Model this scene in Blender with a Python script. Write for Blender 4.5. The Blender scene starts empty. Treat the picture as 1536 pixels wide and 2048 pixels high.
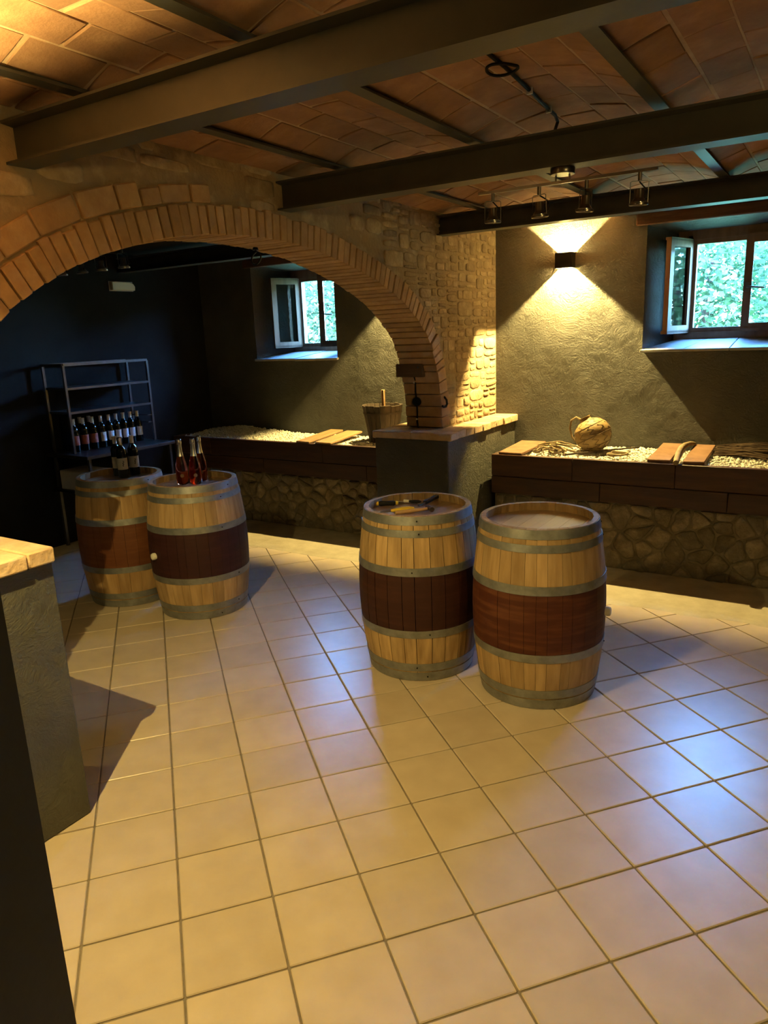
import bpy, bmesh, math, random
from mathutils import Vector, Matrix, noise as mnoise

# ------------------------------------------------------------------ camera, world, sun, exposure
sc = bpy.context.scene
C = sc.collection
sc.view_settings.view_transform = 'Standard'
sc.view_settings.look = 'None'
sc.view_settings.gamma = 1.0
sc.view_settings.use_curve_mapping = False
sc.view_settings.exposure = 0.0
sc.cycles.use_denoising = True
sc.cycles.max_bounces = 8
sc.cycles.use_adaptive_sampling = True
sc.cycles.adaptive_threshold = .02
sc.cycles.diffuse_bounces = 5
sc.cycles.transparent_max_bounces = 12
sc.cycles.sample_clamp_indirect = 6.0
sc.cycles.caustics_reflective = False
sc.cycles.caustics_refractive = False

cam_d = bpy.data.cameras.new('camera')
cam = bpy.data.objects.new('camera', cam_d)
C.objects.link(cam)
cam_d.sensor_fit = 'VERTICAL'
cam_d.sensor_height = 24.0
cam_d.lens = 1445.713 / 2048 * 24.0
cam_d.clip_start = 0.02
FW = Vector((-0.52061415, 0.81932958, -0.24012483))
RT = Vector((0.84851544, 0.52773223, -0.03899025))
UP = Vector((-0.09477575, 0.2240485, 0.96995867))
cam.matrix_world = Matrix.Translation((1.90667, -1.07968, 1.87599)) @ Matrix((
    (RT.x, UP.x, -FW.x, 0), (RT.y, UP.y, -FW.y, 0), (RT.z, UP.z, -FW.z, 0), (0, 0, 0, 1)))
sc.camera = cam

w = bpy.data.worlds.new('sky'); sc.world = w; w.use_nodes = True
wn = w.node_tree.nodes; wl = w.node_tree.links
bg = wn['Background']
sky = wn.new('ShaderNodeTexSky'); sky.sky_type = 'NISHITA'; sky.sun_disc = False
sky.sun_elevation = math.radians(48); sky.sun_rotation = math.radians(170)
mx = wn.new('ShaderNodeMix'); mx.data_type = 'RGBA'; mx.blend_type = 'MULTIPLY'; mx.inputs[0].default_value = 1.0
mx.inputs[7].default_value = (0.38, 0.72, 1.0, 1)
wl.new(sky.outputs[0], mx.inputs[6]); wl.new(mx.outputs[2], bg.inputs[0])
bg.inputs[1].default_value = 28.0

sun_d = bpy.data.lights.new('sun', 'SUN'); sun = bpy.data.objects.new('sun', sun_d); C.objects.link(sun)
sun_d.energy = 1.0; sun_d.color = (0.62, 0.92, 1.0); sun_d.angle = 0.01
sun.rotation_euler = (math.radians(42), 0, math.radians(12))

LAMP = (1.0, 0.72, 0.23)

# ------------------------------------------------------------------ helpers
random.seed(7)
def tag(o, label=None, cat=None, group=None, kind=None):
    if label: o['label'] = label
    if cat: o['category'] = cat
    if group: o['group'] = group
    if kind: o['kind'] = kind
    return o
def thing(name, label, cat, loc=(0, 0, 0), rz=0.0, group=None):
    o = bpy.data.objects.new(name, None); C.objects.link(o)
    o.empty_display_size = 0.05
    o.location = loc; o.rotation_euler = (0, 0, rz)
    return tag(o, label, cat, group)

class MB:
    """collects shapes in a bmesh"""
    def __init__(s): s.bm = bmesh.new()
    def poly(s, vs, fs):
        v = [s.bm.verts.new(p) for p in vs]
        for f in fs:
            try: s.bm.faces.new([v[i] for i in f])
            except ValueError: pass
        return v
    def box(s, x0, x1, y0, y1, z0, z1, M=None):
        vs = [(x, y, z) for z in (z0, z1) for y in (y0, y1) for x in (x0, x1)]
        if M is not None: vs = [tuple(M @ Vector(p)) for p in vs]
        s.poly(vs, [(0, 2, 3, 1), (4, 5, 7, 6), (0, 1, 5, 4), (2, 6, 7, 3), (0, 4, 6, 2), (1, 3, 7, 5)])
        return s
    def lathe(s, prof, n=24, a0=0.0, a1=2 * math.pi, cx=0, cy=0, closed=False):
        full = abs(a1 - a0 - 2 * math.pi) < 1e-6
        m = n if full else n + 1
        rows = []
        for k in range(m):
            a = a0 + (a1 - a0) * k / n
            rows.append([s.bm.verts.new((cx + r * math.cos(a), cy + r * math.sin(a), z)) if r > 1e-6 or k == 0 else None for r, z in prof])
            for i, (r, z) in enumerate(prof):
                if rows[-1][i] is None: rows[-1][i] = rows[0][i]
        P = len(prof)
        for k in range(n):
            A, B = rows[k], rows[(k + 1) % m]
            for i in range(P if closed else P - 1):
                j = (i + 1) % P
                q = [A[i], B[i], B[j], A[j]]
                u = []
                for x in q:
                    if x not in u: u.append(x)
                if len(u) > 2:
                    try: s.bm.faces.new(u)
                    except ValueError: pass
        return s
    def tube(s, pts, r, n=8, cap=True, closed=False):
        pts = [Vector(p) for p in pts]
        L = len(pts); rings = []
        ref = None
        for i, p in enumerate(pts):
            if closed: t = pts[(i + 1) % L] - pts[i - 1]
            else: t = pts[min(i + 1, L - 1)] - pts[max(i - 1, 0)]
            t.normalize()
            if ref is None: ref = Vector((0, 0, 1)) if abs(t.z) < .9 else Vector((1, 0, 0))
            a = (ref - t * ref.dot(t)).normalized(); b = t.cross(a); ref = a
            rr = r[i] if isinstance(r, (list, tuple)) else r
            rings.append([s.bm.verts.new(p + (a * math.cos(2 * math.pi * k / n) + b * math.sin(2 * math.pi * k / n)) * rr) for k in range(n)])
        for i in range(L if closed else L - 1):
            A, B = rings[i], rings[(i + 1) % L]
            for k in range(n): s.bm.faces.new((A[k], A[(k + 1) % n], B[(k + 1) % n], B[k]))
        if cap and not closed:
            s.bm.faces.new(rings[0][::-1]); s.bm.faces.new(rings[-1])
        return s
    def bevel(s, w, seg=1):
        bmesh.ops.bevel(s.bm, geom=list(s.bm.edges), offset=w, segments=seg, affect='EDGES', profile=.6, clamp_overlap=True)
        return s
    def mesh(s, name, mat, smooth=False, shift=None):
        if shift is not None: bmesh.ops.translate(s.bm, verts=s.bm.verts, vec=-Vector(shift))
        bmesh.ops.recalc_face_normals(s.bm, faces=s.bm.faces)
        me = bpy.data.meshes.new(name); s.bm.to_mesh(me); s.bm.free()
        if mat: me.materials.append(mat)
        if smooth:
            for p in me.polygons: p.use_smooth = True
            if smooth != 'all': me.set_sharp_from_angle(angle=math.radians(38))
        return me
    def build(s, name, mat, parent=None, smooth=False):
        me = s.mesh(name, mat, smooth, parent.location if parent is not None else None)
        return link(name, me, parent)
def link(name, me, parent=None, loc=None, rot=None, scale=None):
    o = bpy.data.objects.new(name, me); C.objects.link(o)
    if parent is not None: o.parent = parent
    if loc is not None: o.location = loc
    if rot is not None: o.rotation_euler = rot
    if scale is not None: o.scale = scale
    return o
def copy_tree(o, parent=None):
    c = o.copy(); C.objects.link(c)
    if parent is not None: c.parent = parent
    for ch in list(o.children): copy_tree(ch, c)
    return c
def bxo(name, dims, mat, parent=None, bev=0.0, smooth=False):
    b = MB().box(*dims)
    if bev: b.bevel(bev)
    return b.build(name, mat, parent, smooth)

# ------------------------------------------------------------------ materials
def new_mat(name):
    m = bpy.data.materials.new(name); m.use_nodes = True
    return m, m.node_tree.nodes, m.node_tree.links, m.node_tree.nodes['Principled BSDF']
def simple(name, col, rough=.5, metal=0.0, spec=.5, trans=0.0, ior=1.45):
    m, n, l, p = new_mat(name)
    p.inputs['Base Color'].default_value = (*col, 1); p.inputs['Roughness'].default_value = rough
    p.inputs['Metallic'].default_value = metal; p.inputs['Specular IOR Level'].default_value = spec
    p.inputs['Transmission Weight'].default_value = trans; p.inputs['IOR'].default_value = ior
    return m
def textured(name, c1, c2, scale=8, rough=.7, bump=.3, bscale=60, dist=.01, rnd=.0, detail=6, coord='Object',
             stretch=(1, 1, 1), rough2=None, metal=0.0, spec=.5, voro=None, c3=None):
    m, n, l, p = new_mat(name)
    tc = n.new('ShaderNodeTexCoord'); mp = n.new('ShaderNodeMapping'); mp.inputs['Scale'].default_value = stretch
    l.new(tc.outputs[coord], mp.inputs[0])
    oi = n.new('ShaderNodeObjectInfo')
    add = n.new('ShaderNodeVectorMath'); add.operation = 'ADD'
    ml = n.new('ShaderNodeMath'); ml.operation = 'MULTIPLY'; ml.inputs[1].default_value = 37.0
    l.new(oi.outputs['Random'], ml.inputs[0]); l.new(mp.outputs[0], add.inputs[0]); l.new(ml.outputs[0], add.inputs[1])
    vec = add.outputs[0] if rnd > 0 else mp.outputs[0]
    nz = n.new('ShaderNodeTexNoise'); nz.inputs['Scale'].default_value = scale; nz.inputs['Detail'].default_value = detail
    nz.inputs['Roughness'].default_value = .62
    l.new(vec, nz.inputs['Vector'])
    cr = n.new('ShaderNodeValToRGB'); cr.color_ramp.elements[0].position = .33; cr.color_ramp.elements[1].position = .68
    cr.color_ramp.elements[0].color = (*c1, 1); cr.color_ramp.elements[1].color = (*c2, 1)
    if c3:
        e = cr.color_ramp.elements.new(.52); e.color = (*c3, 1)
    l.new(nz.outputs[0], cr.inputs[0])
    out = cr.outputs[0]
    if rnd > 0:
        hs = n.new('ShaderNodeHueSaturation'); mr = n.new('ShaderNodeMapRange')
        mr.inputs['To Min'].default_value = 1 - rnd; mr.inputs['To Max'].default_value = 1 + rnd
        l.new(oi.outputs['Random'], mr.inputs[0]); l.new(mr.outputs[0], hs.inputs['Value']); l.new(out, hs.inputs['Color']); out = hs.outputs[0]
    l.new(out, p.inputs['Base Color'])
    p.inputs['Roughness'].default_value = rough; p.inputs['Metallic'].default_value = metal; p.inputs['Specular IOR Level'].default_value = spec
    if rough2 is not None:
        rr = n.new('ShaderNodeMapRange'); rr.inputs['To Min'].default_value = rough; rr.inputs['To Max'].default_value = rough2
        l.new(nz.outputs[0], rr.inputs[0]); l.new(rr.outputs[0], p.inputs['Roughness'])
    if bump > 0:
        b2 = n.new('ShaderNodeTexNoise'); b2.inputs['Scale'].default_value = bscale; b2.inputs['Detail'].default_value = 5
        l.new(vec, b2.inputs['Vector'])
        bp = n.new('ShaderNodeBump'); bp.inputs['Strength'].default_value = bump; bp.inputs['Distance'].default_value = dist
        l.new(b2.outputs[0], bp.inputs['Height']); l.new(bp.outputs[0], p.inputs['Normal'])
    return m
def plaster(name, c1, c2):
    """dark trowelled plaster: swirled strokes as fine relief"""
    m, n, l, p = new_mat(name)
    tc = n.new('ShaderNodeTexCoord')
    big = n.new('ShaderNodeTexNoise'); big.inputs['Scale'].default_value = 2.6; big.inputs['Detail'].default_value = 3
    l.new(tc.outputs['Object'], big.inputs['Vector'])
    sw = n.new('ShaderNodeVectorMath'); sw.operation = 'MULTIPLY_ADD'; sw.inputs[1].default_value = (.4, .4, .4)
    l.new(big.outputs['Color'], sw.inputs[0]); l.new(tc.outputs['Object'], sw.inputs[2])
    st = n.new('ShaderNodeTexWave'); st.wave_type = 'RINGS'; st.rings_direction = 'SPHERICAL'
    st.inputs['Scale'].default_value = 4.0; st.inputs['Distortion'].default_value = 9; st.inputs['Detail'].default_value = 6; st.inputs['Detail Scale'].default_value = 5.0; st.inputs['Detail Roughness'].default_value = .7
    l.new(sw.outputs[0], st.inputs['Vector'])
    gr = n.new('ShaderNodeTexNoise'); gr.inputs['Scale'].default_value = 55; gr.inputs['Detail'].default_value = 7; gr.inputs['Roughness'].default_value = .68
    l.new(sw.outputs[0], gr.inputs['Vector'])
    mm = n.new('ShaderNodeMath'); mm.operation = 'MULTIPLY_ADD'; mm.inputs[1].default_value = .22
    l.new(st.outputs['Fac'], mm.inputs[0]); l.new(gr.outputs[0], mm.inputs[2])
    bp = n.new('ShaderNodeBump'); bp.inputs['Strength'].default_value = .75; bp.inputs['Distance'].default_value = .016
    l.new(mm.outputs[0], bp.inputs['Height']); l.new(bp.outputs[0], p.inputs['Normal'])
    cr = n.new('ShaderNodeValToRGB'); cr.color_ramp.elements[0].color = (*c1, 1); cr.color_ramp.elements[1].color = (*c2, 1)
    cr.color_ramp.elements[0].position = .35; cr.color_ramp.elements[1].position = .7
    l.new(big.outputs[0], cr.inputs[0]); l.new(cr.outputs[0], p.inputs['Base Color'])
    p.inputs['Roughness'].default_value = .62
    p.inputs['Specular IOR Level'].default_value = .35
    return m

M_plaster = plaster('charcoal_plaster', (.070, .069, .058), (.100, .096, .080))
M_black = textured('black_paint', (.006, .006, .0065), (.010, .010, .011), 5, .6, .25, 40, .004)
M_farwall = textured('black_wall_paint', (.007, .0075, .009), (.011, .012, .014), 4, .8, .3, 30, .004, spec=.15)
M_conc = textured('concrete', (.38, .33, .25), (.50, .45, .35), 6, .7, .35, 70, .006)
M_grout = textured('grout', (.16, .135, .10), (.24, .20, .15), 14, .85, .3, 90, .004)
M_mortar = textured('mortar', (.40, .29, .16), (.52, .40, .24), 7, .9, .6, 38, .014, c3=(.34, .25, .15))
M_stone = textured('rubble_stone', (.30, .22, .13), (.52, .40, .25), 9, .88, .55, 45, .012, rnd=.28, c3=(.40, .30, .18))
M_vous = textured('arch_brick', (.42, .25, .13), (.58, .38, .21), 8, .85, .45, 70, .006, rnd=.16, c3=(.50, .32, .17))
M_brick = textured('ceiling_brick', (.29, .155, .085), (.43, .25, .14), 7, .85, .4, 80, .005, rnd=.20, c3=(.36, .195, .105))
M_capbrick = textured('cap_brick', (.50, .34, .20), (.66, .50, .32), 12, .85, .55, 60, .008, rnd=.15)
M_vault = textured('vault_mortar', (.45, .30, .18), (.56, .40, .26), 9, .9, .4, 60, .006)
M_steel = textured('painted_steel', (.040, .038, .031), (.052, .049, .040), 10, .5, .12, 90, .002)
M_basestone = textured('base_stone', (.15, .12, .08), (.30, .25, .17), 8, .9, .7, 40, .016, rnd=.30, c3=(.20, .165, .11))
M_basemortar = textured('base_mortar', (.12, .098, .065), (.21, .175, .12), 9, .92, .7, 40, .014)
M_dkwood = textured('dark_plank', (.032, .012, .006), (.075, .030, .014), 5, .55, .35, 40, .004, rnd=.2, stretch=(.35, 4, 4))
M_ltwood = textured('pale_plank', (.22, .125, .055), (.34, .21, .105), 6, .65, .35, 50, .004, rnd=.15, stretch=(4, .5, 4))
M_terra = textured('terracotta', (.17, .085, .042), (.26, .14, .075), 9, .8, .4, 50, .004, rnd=.1)
M_lintel = textured('old_lintel_wood', (.07, .03, .014), (.13, .06, .03), 6, .7, .4, 40, .006, stretch=(.4, 4, 4))
M_gravel = textured('white_gravel', (.62, .59, .52), (.82, .80, .74), 30, .75, .0)
M_winwood = textured('window_wood', (.13, .068, .035), (.21, .12, .065), 7, .45, .2, 60, .002, stretch=(3, 3, .5))
M_sill = textured('sill_tile', (.30, .30, .29), (.42, .42, .40), 7, .5, .35, 40, .004)
M_chrome = simple('brushed_nickel', (.20, .18, .16), .3, 1.0)
M_blackmetal = simple('black_metal', (.012, .012, .013), .4, .6)
M_shelfmetal = textured('grey_shelf_metal', (.055, .055, .058), (.08, .08, .085), 14, .35, .05, 60, .001, metal=.5)
M_hoop = textured('galvanised_hoop', (.22, .23, .23), (.34, .35, .35), 16, .38, .18, 70, .001, metal=.75, rough2=.55)
M_black_rubber = simple('black_rubber', (.008, .008, .008), .7, 0, .3)
M_white_plug = simple('white_silicone', (.72, .70, .64), .4)
M_wineglass = simple('dark_bottle_glass', (.004, .006, .004), .06, 0, .6)
M_rose = simple('rose_wine', (.72, .16, .07), .0, 0, .5, 1.0, 1.34)
M_foil = simple('silver_foil', (.72, .71, .70), .24, .9)
M_foilw = simple('pale_capsule', (.80, .80, .80), .3, .15)
M_label_w = textured('white_label', (.80, .80, .80), (.88, .88, .88), 30, .6, 0)
M_label_c = textured('cream_label', (.48, .44, .36), (.60, .56, .47), 30, .6, 0)
M_label_r = textured('red_label', (.42, .12, .09), (.52, .17, .12), 30, .6, 0)
M_ink = simple('label_ink', (.05, .05, .055), .7)
M_box = textured('white_box', (.42, .40, .42), (.52, .50, .51), 10, .6, .1, 40, .002)
M_yellow = simple('yellow_plastic', (.75, .50, .02), .35)
M_hammerwood = textured('hammer_handle', (.50, .30, .12), (.62, .40, .18), 9, .5, .1, 40, .001)
M_gourd = textured('gourd_skin', (.22, .145, .055), (.36, .25, .11), 10, .6, .35, 35, .004, c3=(.30, .20, .085))
M_net = simple('net_cord', (.10, .065, .03), .9)
M_rope = textured('dry_vine', (.20, .145, .075), (.34, .26, .15), 20, .8, .4, 60, .003)
M_iron = textured('rusty_iron', (.035, .025, .018), (.07, .045, .03), 20, .7, .3, 60, .002, metal=.4)
M_basket = textured('stave_bucket_wood', (.026, .015, .008), (.06, .037, .02), 8, .75, .5, 30, .006, rnd=.3, stretch=(3, 3, .5))
M_bristle = textured('dark_bristle', (.05, .028, .014), (.10, .06, .03), 20, .9, 0)
M_leaf = None

def leaf_mat(name, c):
    m, n, l, p = new_mat(name)
    oi = n.new('ShaderNodeTexCoord'); nz = n.new('ShaderNodeTexNoise'); nz.inputs['Scale'].default_value = 1.6
    l.new(oi.outputs['Object'], nz.inputs['Vector'])
    cr = n.new('ShaderNodeValToRGB'); cr.color_ramp.elements[0].position = .35; cr.color_ramp.elements[1].position = .65
    cr.color_ramp.elements[0].color = (c[0] * .6, c[1] * .7, c[2] * .8, 1); cr.color_ramp.elements[1].color = (*c, 1)
    l.new(nz.outputs[0], cr.inputs[0]); l.new(cr.outputs[0], p.inputs['Base Color'])
    p.inputs['Roughness'].default_value = .5
    tr = n.new('ShaderNodeBsdfTranslucent'); l.new(cr.outputs[0], tr.inputs[0])
    ms = n.new('ShaderNodeMixShader'); ms.inputs[0].default_value = .4
    l.new(p.outputs[0], ms.inputs[1]); l.new(tr.outputs[0], ms.inputs[2])
    l.new(ms.outputs[0], n['Material Output'].inputs[0])
    return m
def pane_mat():
    m, n, l, p = new_mat('window_glass')
    n.remove(p)
    tr = n.new('ShaderNodeBsdfTransparent'); tr.inputs[0].default_value = (.93, .97, .97, 1)
    gl = n.new('ShaderNodeBsdfGlossy'); gl.inputs['Roughness'].default_value = .02
    lw = n.new('ShaderNodeFresnel'); lw.inputs[0].default_value = 1.5
    ms = n.new('ShaderNodeMixShader')
    l.new(lw.outputs[0], ms.inputs[0]); l.new(tr.outputs[0], ms.inputs[1]); l.new(gl.outputs[0], ms.inputs[2])
    l.new(ms.outputs[0], n['Material Output'].inputs[0])
    return m
M_glass = pane_mat()

def tile_mat():
    m, n, l, p = new_mat('floor_tile')
    tc = n.new('ShaderNodeTexCoord'); oi = n.new('ShaderNodeObjectInfo')
    ml = n.new('ShaderNodeMath'); ml.operation = 'MULTIPLY'; ml.inputs[1].default_value = 60.0
    l.new(oi.outputs['Random'], ml.inputs[0])
    add = n.new('ShaderNodeVectorMath'); add.operation = 'ADD'
    l.new(tc.outputs['Object'], add.inputs[0]); l.new(ml.outputs[0], add.inputs[1])
    nz = n.new('ShaderNodeTexNoise'); nz.inputs['Scale'].default_value = 7; nz.inputs['Detail'].default_value = 5
    l.new(add.outputs[0], nz.inputs['Vector'])
    cr = n.new('ShaderNodeValToRGB'); cr.color_ramp.elements[0].position = .3; cr.color_ramp.elements[1].position = .7
    cr.color_ramp.elements[0].color = (.52, .43, .32, 1); cr.color_ramp.elements[1].color = (.60, .505, .385, 1)
    l.new(nz.outputs[0], cr.inputs[0])
    hs = n.new('ShaderNodeHueSaturation'); mr = n.new('ShaderNodeMapRange'); mr.inputs['To Min'].default_value = .92; mr.inputs['To Max'].default_value = 1.06
    l.new(oi.outputs['Random'], mr.inputs[0]); l.new(mr.outputs[0], hs.inputs['Value']); l.new(cr.outputs[0], hs.inputs['Color'])
    l.new(hs.outputs[0], p.inputs['Base Color'])
    b2 = n.new('ShaderNodeTexNoise'); b2.inputs['Scale'].default_value = 16; b2.inputs['Detail'].default_value = 6; b2.inputs['Roughness'].default_value = .6
    l.new(add.outputs[0], b2.inputs['Vector'])
    bp = n.new('ShaderNodeBump'); bp.inputs['Strength'].default_value = .14; bp.inputs['Distance'].default_value = .005
    l.new(b2.outputs[0], bp.inputs['Height']); l.new(bp.outputs[0], p.inputs['Normal'])
    r2 = n.new('ShaderNodeMapRange'); r2.inputs['To Min'].default_value = .26; r2.inputs['To Max'].default_value = .38
    l.new(b2.outputs[0], r2.inputs[0]); l.new(r2.outputs[0], p.inputs['Roughness'])
    p.inputs['Specular IOR Level'].default_value = .5
    return m
M_tile = tile_mat()

# ------------------------------------------------------------------ layout constants (metres; x along back wall, y towards it)
YW = 5.06                 # back wall face
XL = -4.33                # far left wall face
XR, YF = 3.6, -2.4        # right wall, wall behind the viewer
AX0, AX1 = -1.045, -0.735 # arch wall back / front faces
YN = -0.39                # near wall face
NX = 0.619                # its right corner
TP = 0.31                 # tile pitch
A = math.radians(49.5)    # tiles are laid diagonally

# ------------------------------------------------------------------ floor
fl = bxo('floor', (-4.6, 3.9, -2.7, 5.6, -.25, -.006), M_grout); tag(fl, kind='structure')
U = Vector((math.cos(A), math.sin(A), 0)); V = Vector((-math.sin(A), math.cos(A), 0))
def clip(poly, nx, ny, c):
    """keep nx*x+ny*y<=c"""
    out = []
    for i in range(len(poly)):
        p, q = poly[i - 1], poly[i]
        dp, dq = nx * p[0] + ny * p[1] - c, nx * q[0] + ny * q[1] - c
        if (dp <= 0) != (dq <= 0):
            t = dp / (dp - dq); out.append((p[0] + (q[0] - p[0]) * t, p[1] + (q[1] - p[1]) * t))
        if dq <= 0: out.append(q)
    return out
def px(p):
    d = Vector(p) - Vector((1.90667, -1.07968, 1.87599)); z = d.dot(FW)
    if z < .2: return None
    return 768 + 1445.713 * d.dot(RT) / z, 1024 - 1445.713 * d.dot(UP) / z
YT, XT = 3.74, -4.06
g = .0035; hb = TP / 2 - g
tm = MB().box(-hb, hb, -hb, hb, -.012, 0).bevel(.003, 1).mesh('tile', M_tile, False)
cand = []; rest = MB(); edge = []
for i in range(-26, 30):
    for j in range(-26, 30):
        c = U * (i + .5) * TP + V * (j + .5) * TP
        if not (XT - .3 < c.x < XR + .3 and YF - .3 < c.y < YT + .3): continue
        if c.x < NX - .25 and c.y < YN - .25: continue
        q = [c + U * a * hb + V * b * hb for a, b in ((-1, -1), (1, -1), (1, 1), (-1, 1))]
        q = [(p.x, p.y) for p in q]
        cl = clip(clip(clip(clip(q, 0, 1, YT), -1, 0, -XT), 1, 0, XR), 0, -1, -YF)
        if len(cl) < 3: continue
        whole = len(cl) == 4 and all(abs(a[0] - b[0]) + abs(a[1] - b[1]) < 1e-6 for a, b in zip(sorted(cl), sorted(q)))
        s = px((c.x, c.y, 0)); d = (c - Vector((1.9, -1.08, 0))).length
        vis = s is not None and -120 < s[0] < 1660 and 980 < s[1] < 2220 and not (c.x < -1.1 and c.y < .3) and not (c.x < -.6 and c.y < .4)
        cand.append((0 if vis else 1, d, c, cl, whole))
cand.sort(key=lambda t: (t[0], t[1]))
n_t = 0
for vis, d, c, cl, whole in cand:
    dz = random.uniform(-.0004, .0004)
    if vis == 0 and n_t < 298:
        if whole:
            link('tile', tm, fl, (c.x, c.y, dz), (random.uniform(-.001, .001), random.uniform(-.001, .001), A + random.choice((0, 1, 2, 3)) * math.pi / 2))
        else:
            b = MB(); k = len(cl)
            b.poly([(x - c.x, y - c.y, z) for z in (-.012, 0) for x, y in cl], [tuple(range(k))[::-1], tuple(range(k, 2 * k))] + [(a, (a + 1) % k, k + (a + 1) % k, k + a) for a in range(k)])
            link('tile', b.mesh('tile', M_tile), fl, (c.x, c.y, dz))
        n_t += 1
    else:
        k = len(cl)
        rest.poly([(x, y, z) for z in (-.012, dz) for x, y in cl], [tuple(range(k))[::-1], tuple(range(k, 2 * k))] + [(a, (a + 1) % k, k + (a + 1) % k, k + a) for a in range(k)])
ro = rest.build('outer_tiles', M_tile, fl); ro['kind'] = 'stuff'
# concrete strip by the benches, with a ragged edge, and the strip along the far wall
b = MB(); top = []; N = 120
for k in range(N + 1):
    x = XL + (XR - XL) * k / N
    y = YT - .03 + .05 * mnoise.noise(Vector((x * 2.3, 0, 0))) + .03 * mnoise.noise(Vector((x * 9, 3, 0)))
    top.append((x, y))
vs = []
for x, y in top: vs += [(x, y, .0), (x, y + .02, .006), (x, YW + .1, .006)]
b.poly(vs, [f for k in range(N) for f in ((3 * k, 3 * k + 3, 3 * k + 4, 3 * k + 1), (3 * k + 1, 3 * k + 4, 3 * k + 5, 3 * k + 2))])
b.build('concrete_strip', M_conc, fl, True)
bxo('concrete_strip', (XL, XT - .004, YN, 3.72, -.01, .012), M_conc, fl, .004)

# ------------------------------------------------------------------ walls
def wall_with_openings(name, x0, x1, z0, z1, yf, yb, ops, mat):
    """wall in the xz plane; ops = (front rect, back rect) splayed openings"""
    b = MB()
    for y, k in ((yf, 0), (yb, 1)):
        xs = sorted({x0, x1, *[o[k][0] for o in ops], *[o[k][1] for o in ops]})
        zs = sorted({z0, z1, *[o[k][2] for o in ops], *[o[k][3] for o in ops]})
        for i in range(len(xs) - 1):
            for j in range(len(zs) - 1):
                cx, cz = (xs[i] + xs[i + 1]) / 2, (zs[j] + zs[j + 1]) / 2
                if any(o[k][0] < cx < o[k][1] and o[k][2] < cz < o[k][3] for o in ops): continue
                b.poly([(xs[i], y, zs[j]), (xs[i + 1], y, zs[j]), (xs[i + 1], y, zs[j + 1]), (xs[i], y, zs[j + 1])], [(0, 1, 2, 3)])
    for f, k in ops:
        F = [(f[0], yf, f[2]), (f[1], yf, f[2]), (f[1], yf, f[3]), (f[0], yf, f[3])]
        K = [(k[0], yb, k[2]), (k[1], yb, k[2]), (k[1], yb, k[3]), (k[0], yb, k[3])]
        b.poly(F + K, [(a, (a + 1) % 4, 4 + (a + 1) % 4, 4 + a) for a in range(4)])
    for xx in (x0, x1): b.poly([(xx, yf, z0), (xx, yb, z0), (xx, yb, z1), (xx, yf, z1)], [(0, 1, 2, 3)])
    for zz in (z0, z1): b.poly([(x0, yf, zz), (x1, yf, zz), (x1, yb, zz), (x0, yb, zz)], [(0, 1, 2, 3)])
    bmesh.ops.remove_doubles(b.bm, verts=b.bm.verts, dist=1e-5)
    return b.build(name, mat)
YB = 5.50
WR = ((.52, 1.80, 1.64, 2.605), (.70, 1.62, 1.72, 2.55))
WL = ((-3.56, -2.48, 1.63, 2.605), (-3.27, -2.42, 1.70, 2.55))
wb = wall_with_openings('wall_back', XL - .3, XR + .3, 0, 3.0, YW, YB, [WL, WR], M_plaster); tag(wb, kind='structure')
wl_ = bxo('wall_left', (XL - .3, XL, -2.7, YW, -.01, 3.0), M_farwall); tag(wl_, kind='structure')
wr_ = bxo('wall_right', (XR, XR + .3, -2.7, YW, -.01, 3.0), M_plaster); tag(wr_, kind='structure')
wf_ = bxo('wall_front', (NX, XR, YF - .3, YF, -.01, 3.0), M_plaster); tag(wf_, kind='structure')
wn_ = bxo('wall_near', (XL, NX, YF - .3, YN, -.01, 3.0), M_black); tag(wn_, kind='structure')

# ------------------------------------------------------------------ arch wall
ARC = [(.235, 1.13), (.245, 1.35), (.285, 1.60), (.375, 1.82), (.503, 1.974), (.619, 2.057), (.777, 2.148), (.93, 2.215), (1.063, 2.258), (1.179, 2.289),
       (1.45, 2.345), (1.718, 2.373), (1.95, 2.382), (2.166, 2.376), (2.40, 2.355), (2.634, 2.318), (3.057, 2.215), (3.391, 2.088), (3.60, 1.965), (3.75, 1.845), (3.845, 1.71),
       (3.915, 1.52), (3.95, 1.32), (3.965, 1.13)]
def catmull(P, m=12):
    out = []
    for i in range(len(P) - 1):
        p0, p1, p2, p3 = [Vector((*P[max(0, min(len(P) - 1, k))], 0)) for k in (i - 1, i, i + 1, i + 2)]
        for k in range(m):
            t = k / m
            out.append(.5 * ((2 * p1) + (p2 - p0) * t + (2 * p0 - 5 * p1 + 4 * p2 - p3) * t * t + (3 * p1 - p0 - 3 * p2 + p3) * t ** 3))
    out.append(Vector((*P[-1], 0)))
    return out
arc = catmull(ARC); cum = [0]
for a_, b_ in zip(arc, arc[1:]): cum.append(cum[-1] + (b_ - a_).length)
SL = cum[-1]
def arc_at(s):
    s = max(0, min(SL, s)); k = 0
    while k < len(cum) - 2 and cum[k + 1] < s: k += 1
    t = (s - cum[k]) / (cum[k + 1] - cum[k]); p = arc[k].lerp(arc[k + 1], t)
    j0, j1 = max(0, k - 4), min(len(arc) - 1, k + 5)
    tg = (arc[j1] - arc[j0]).normalized()
    return p.x, p.y, -tg.y, tg.x      # y, z, outward normal
ring = [arc_at(SL * k / 140) for k in range(141)]
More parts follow.
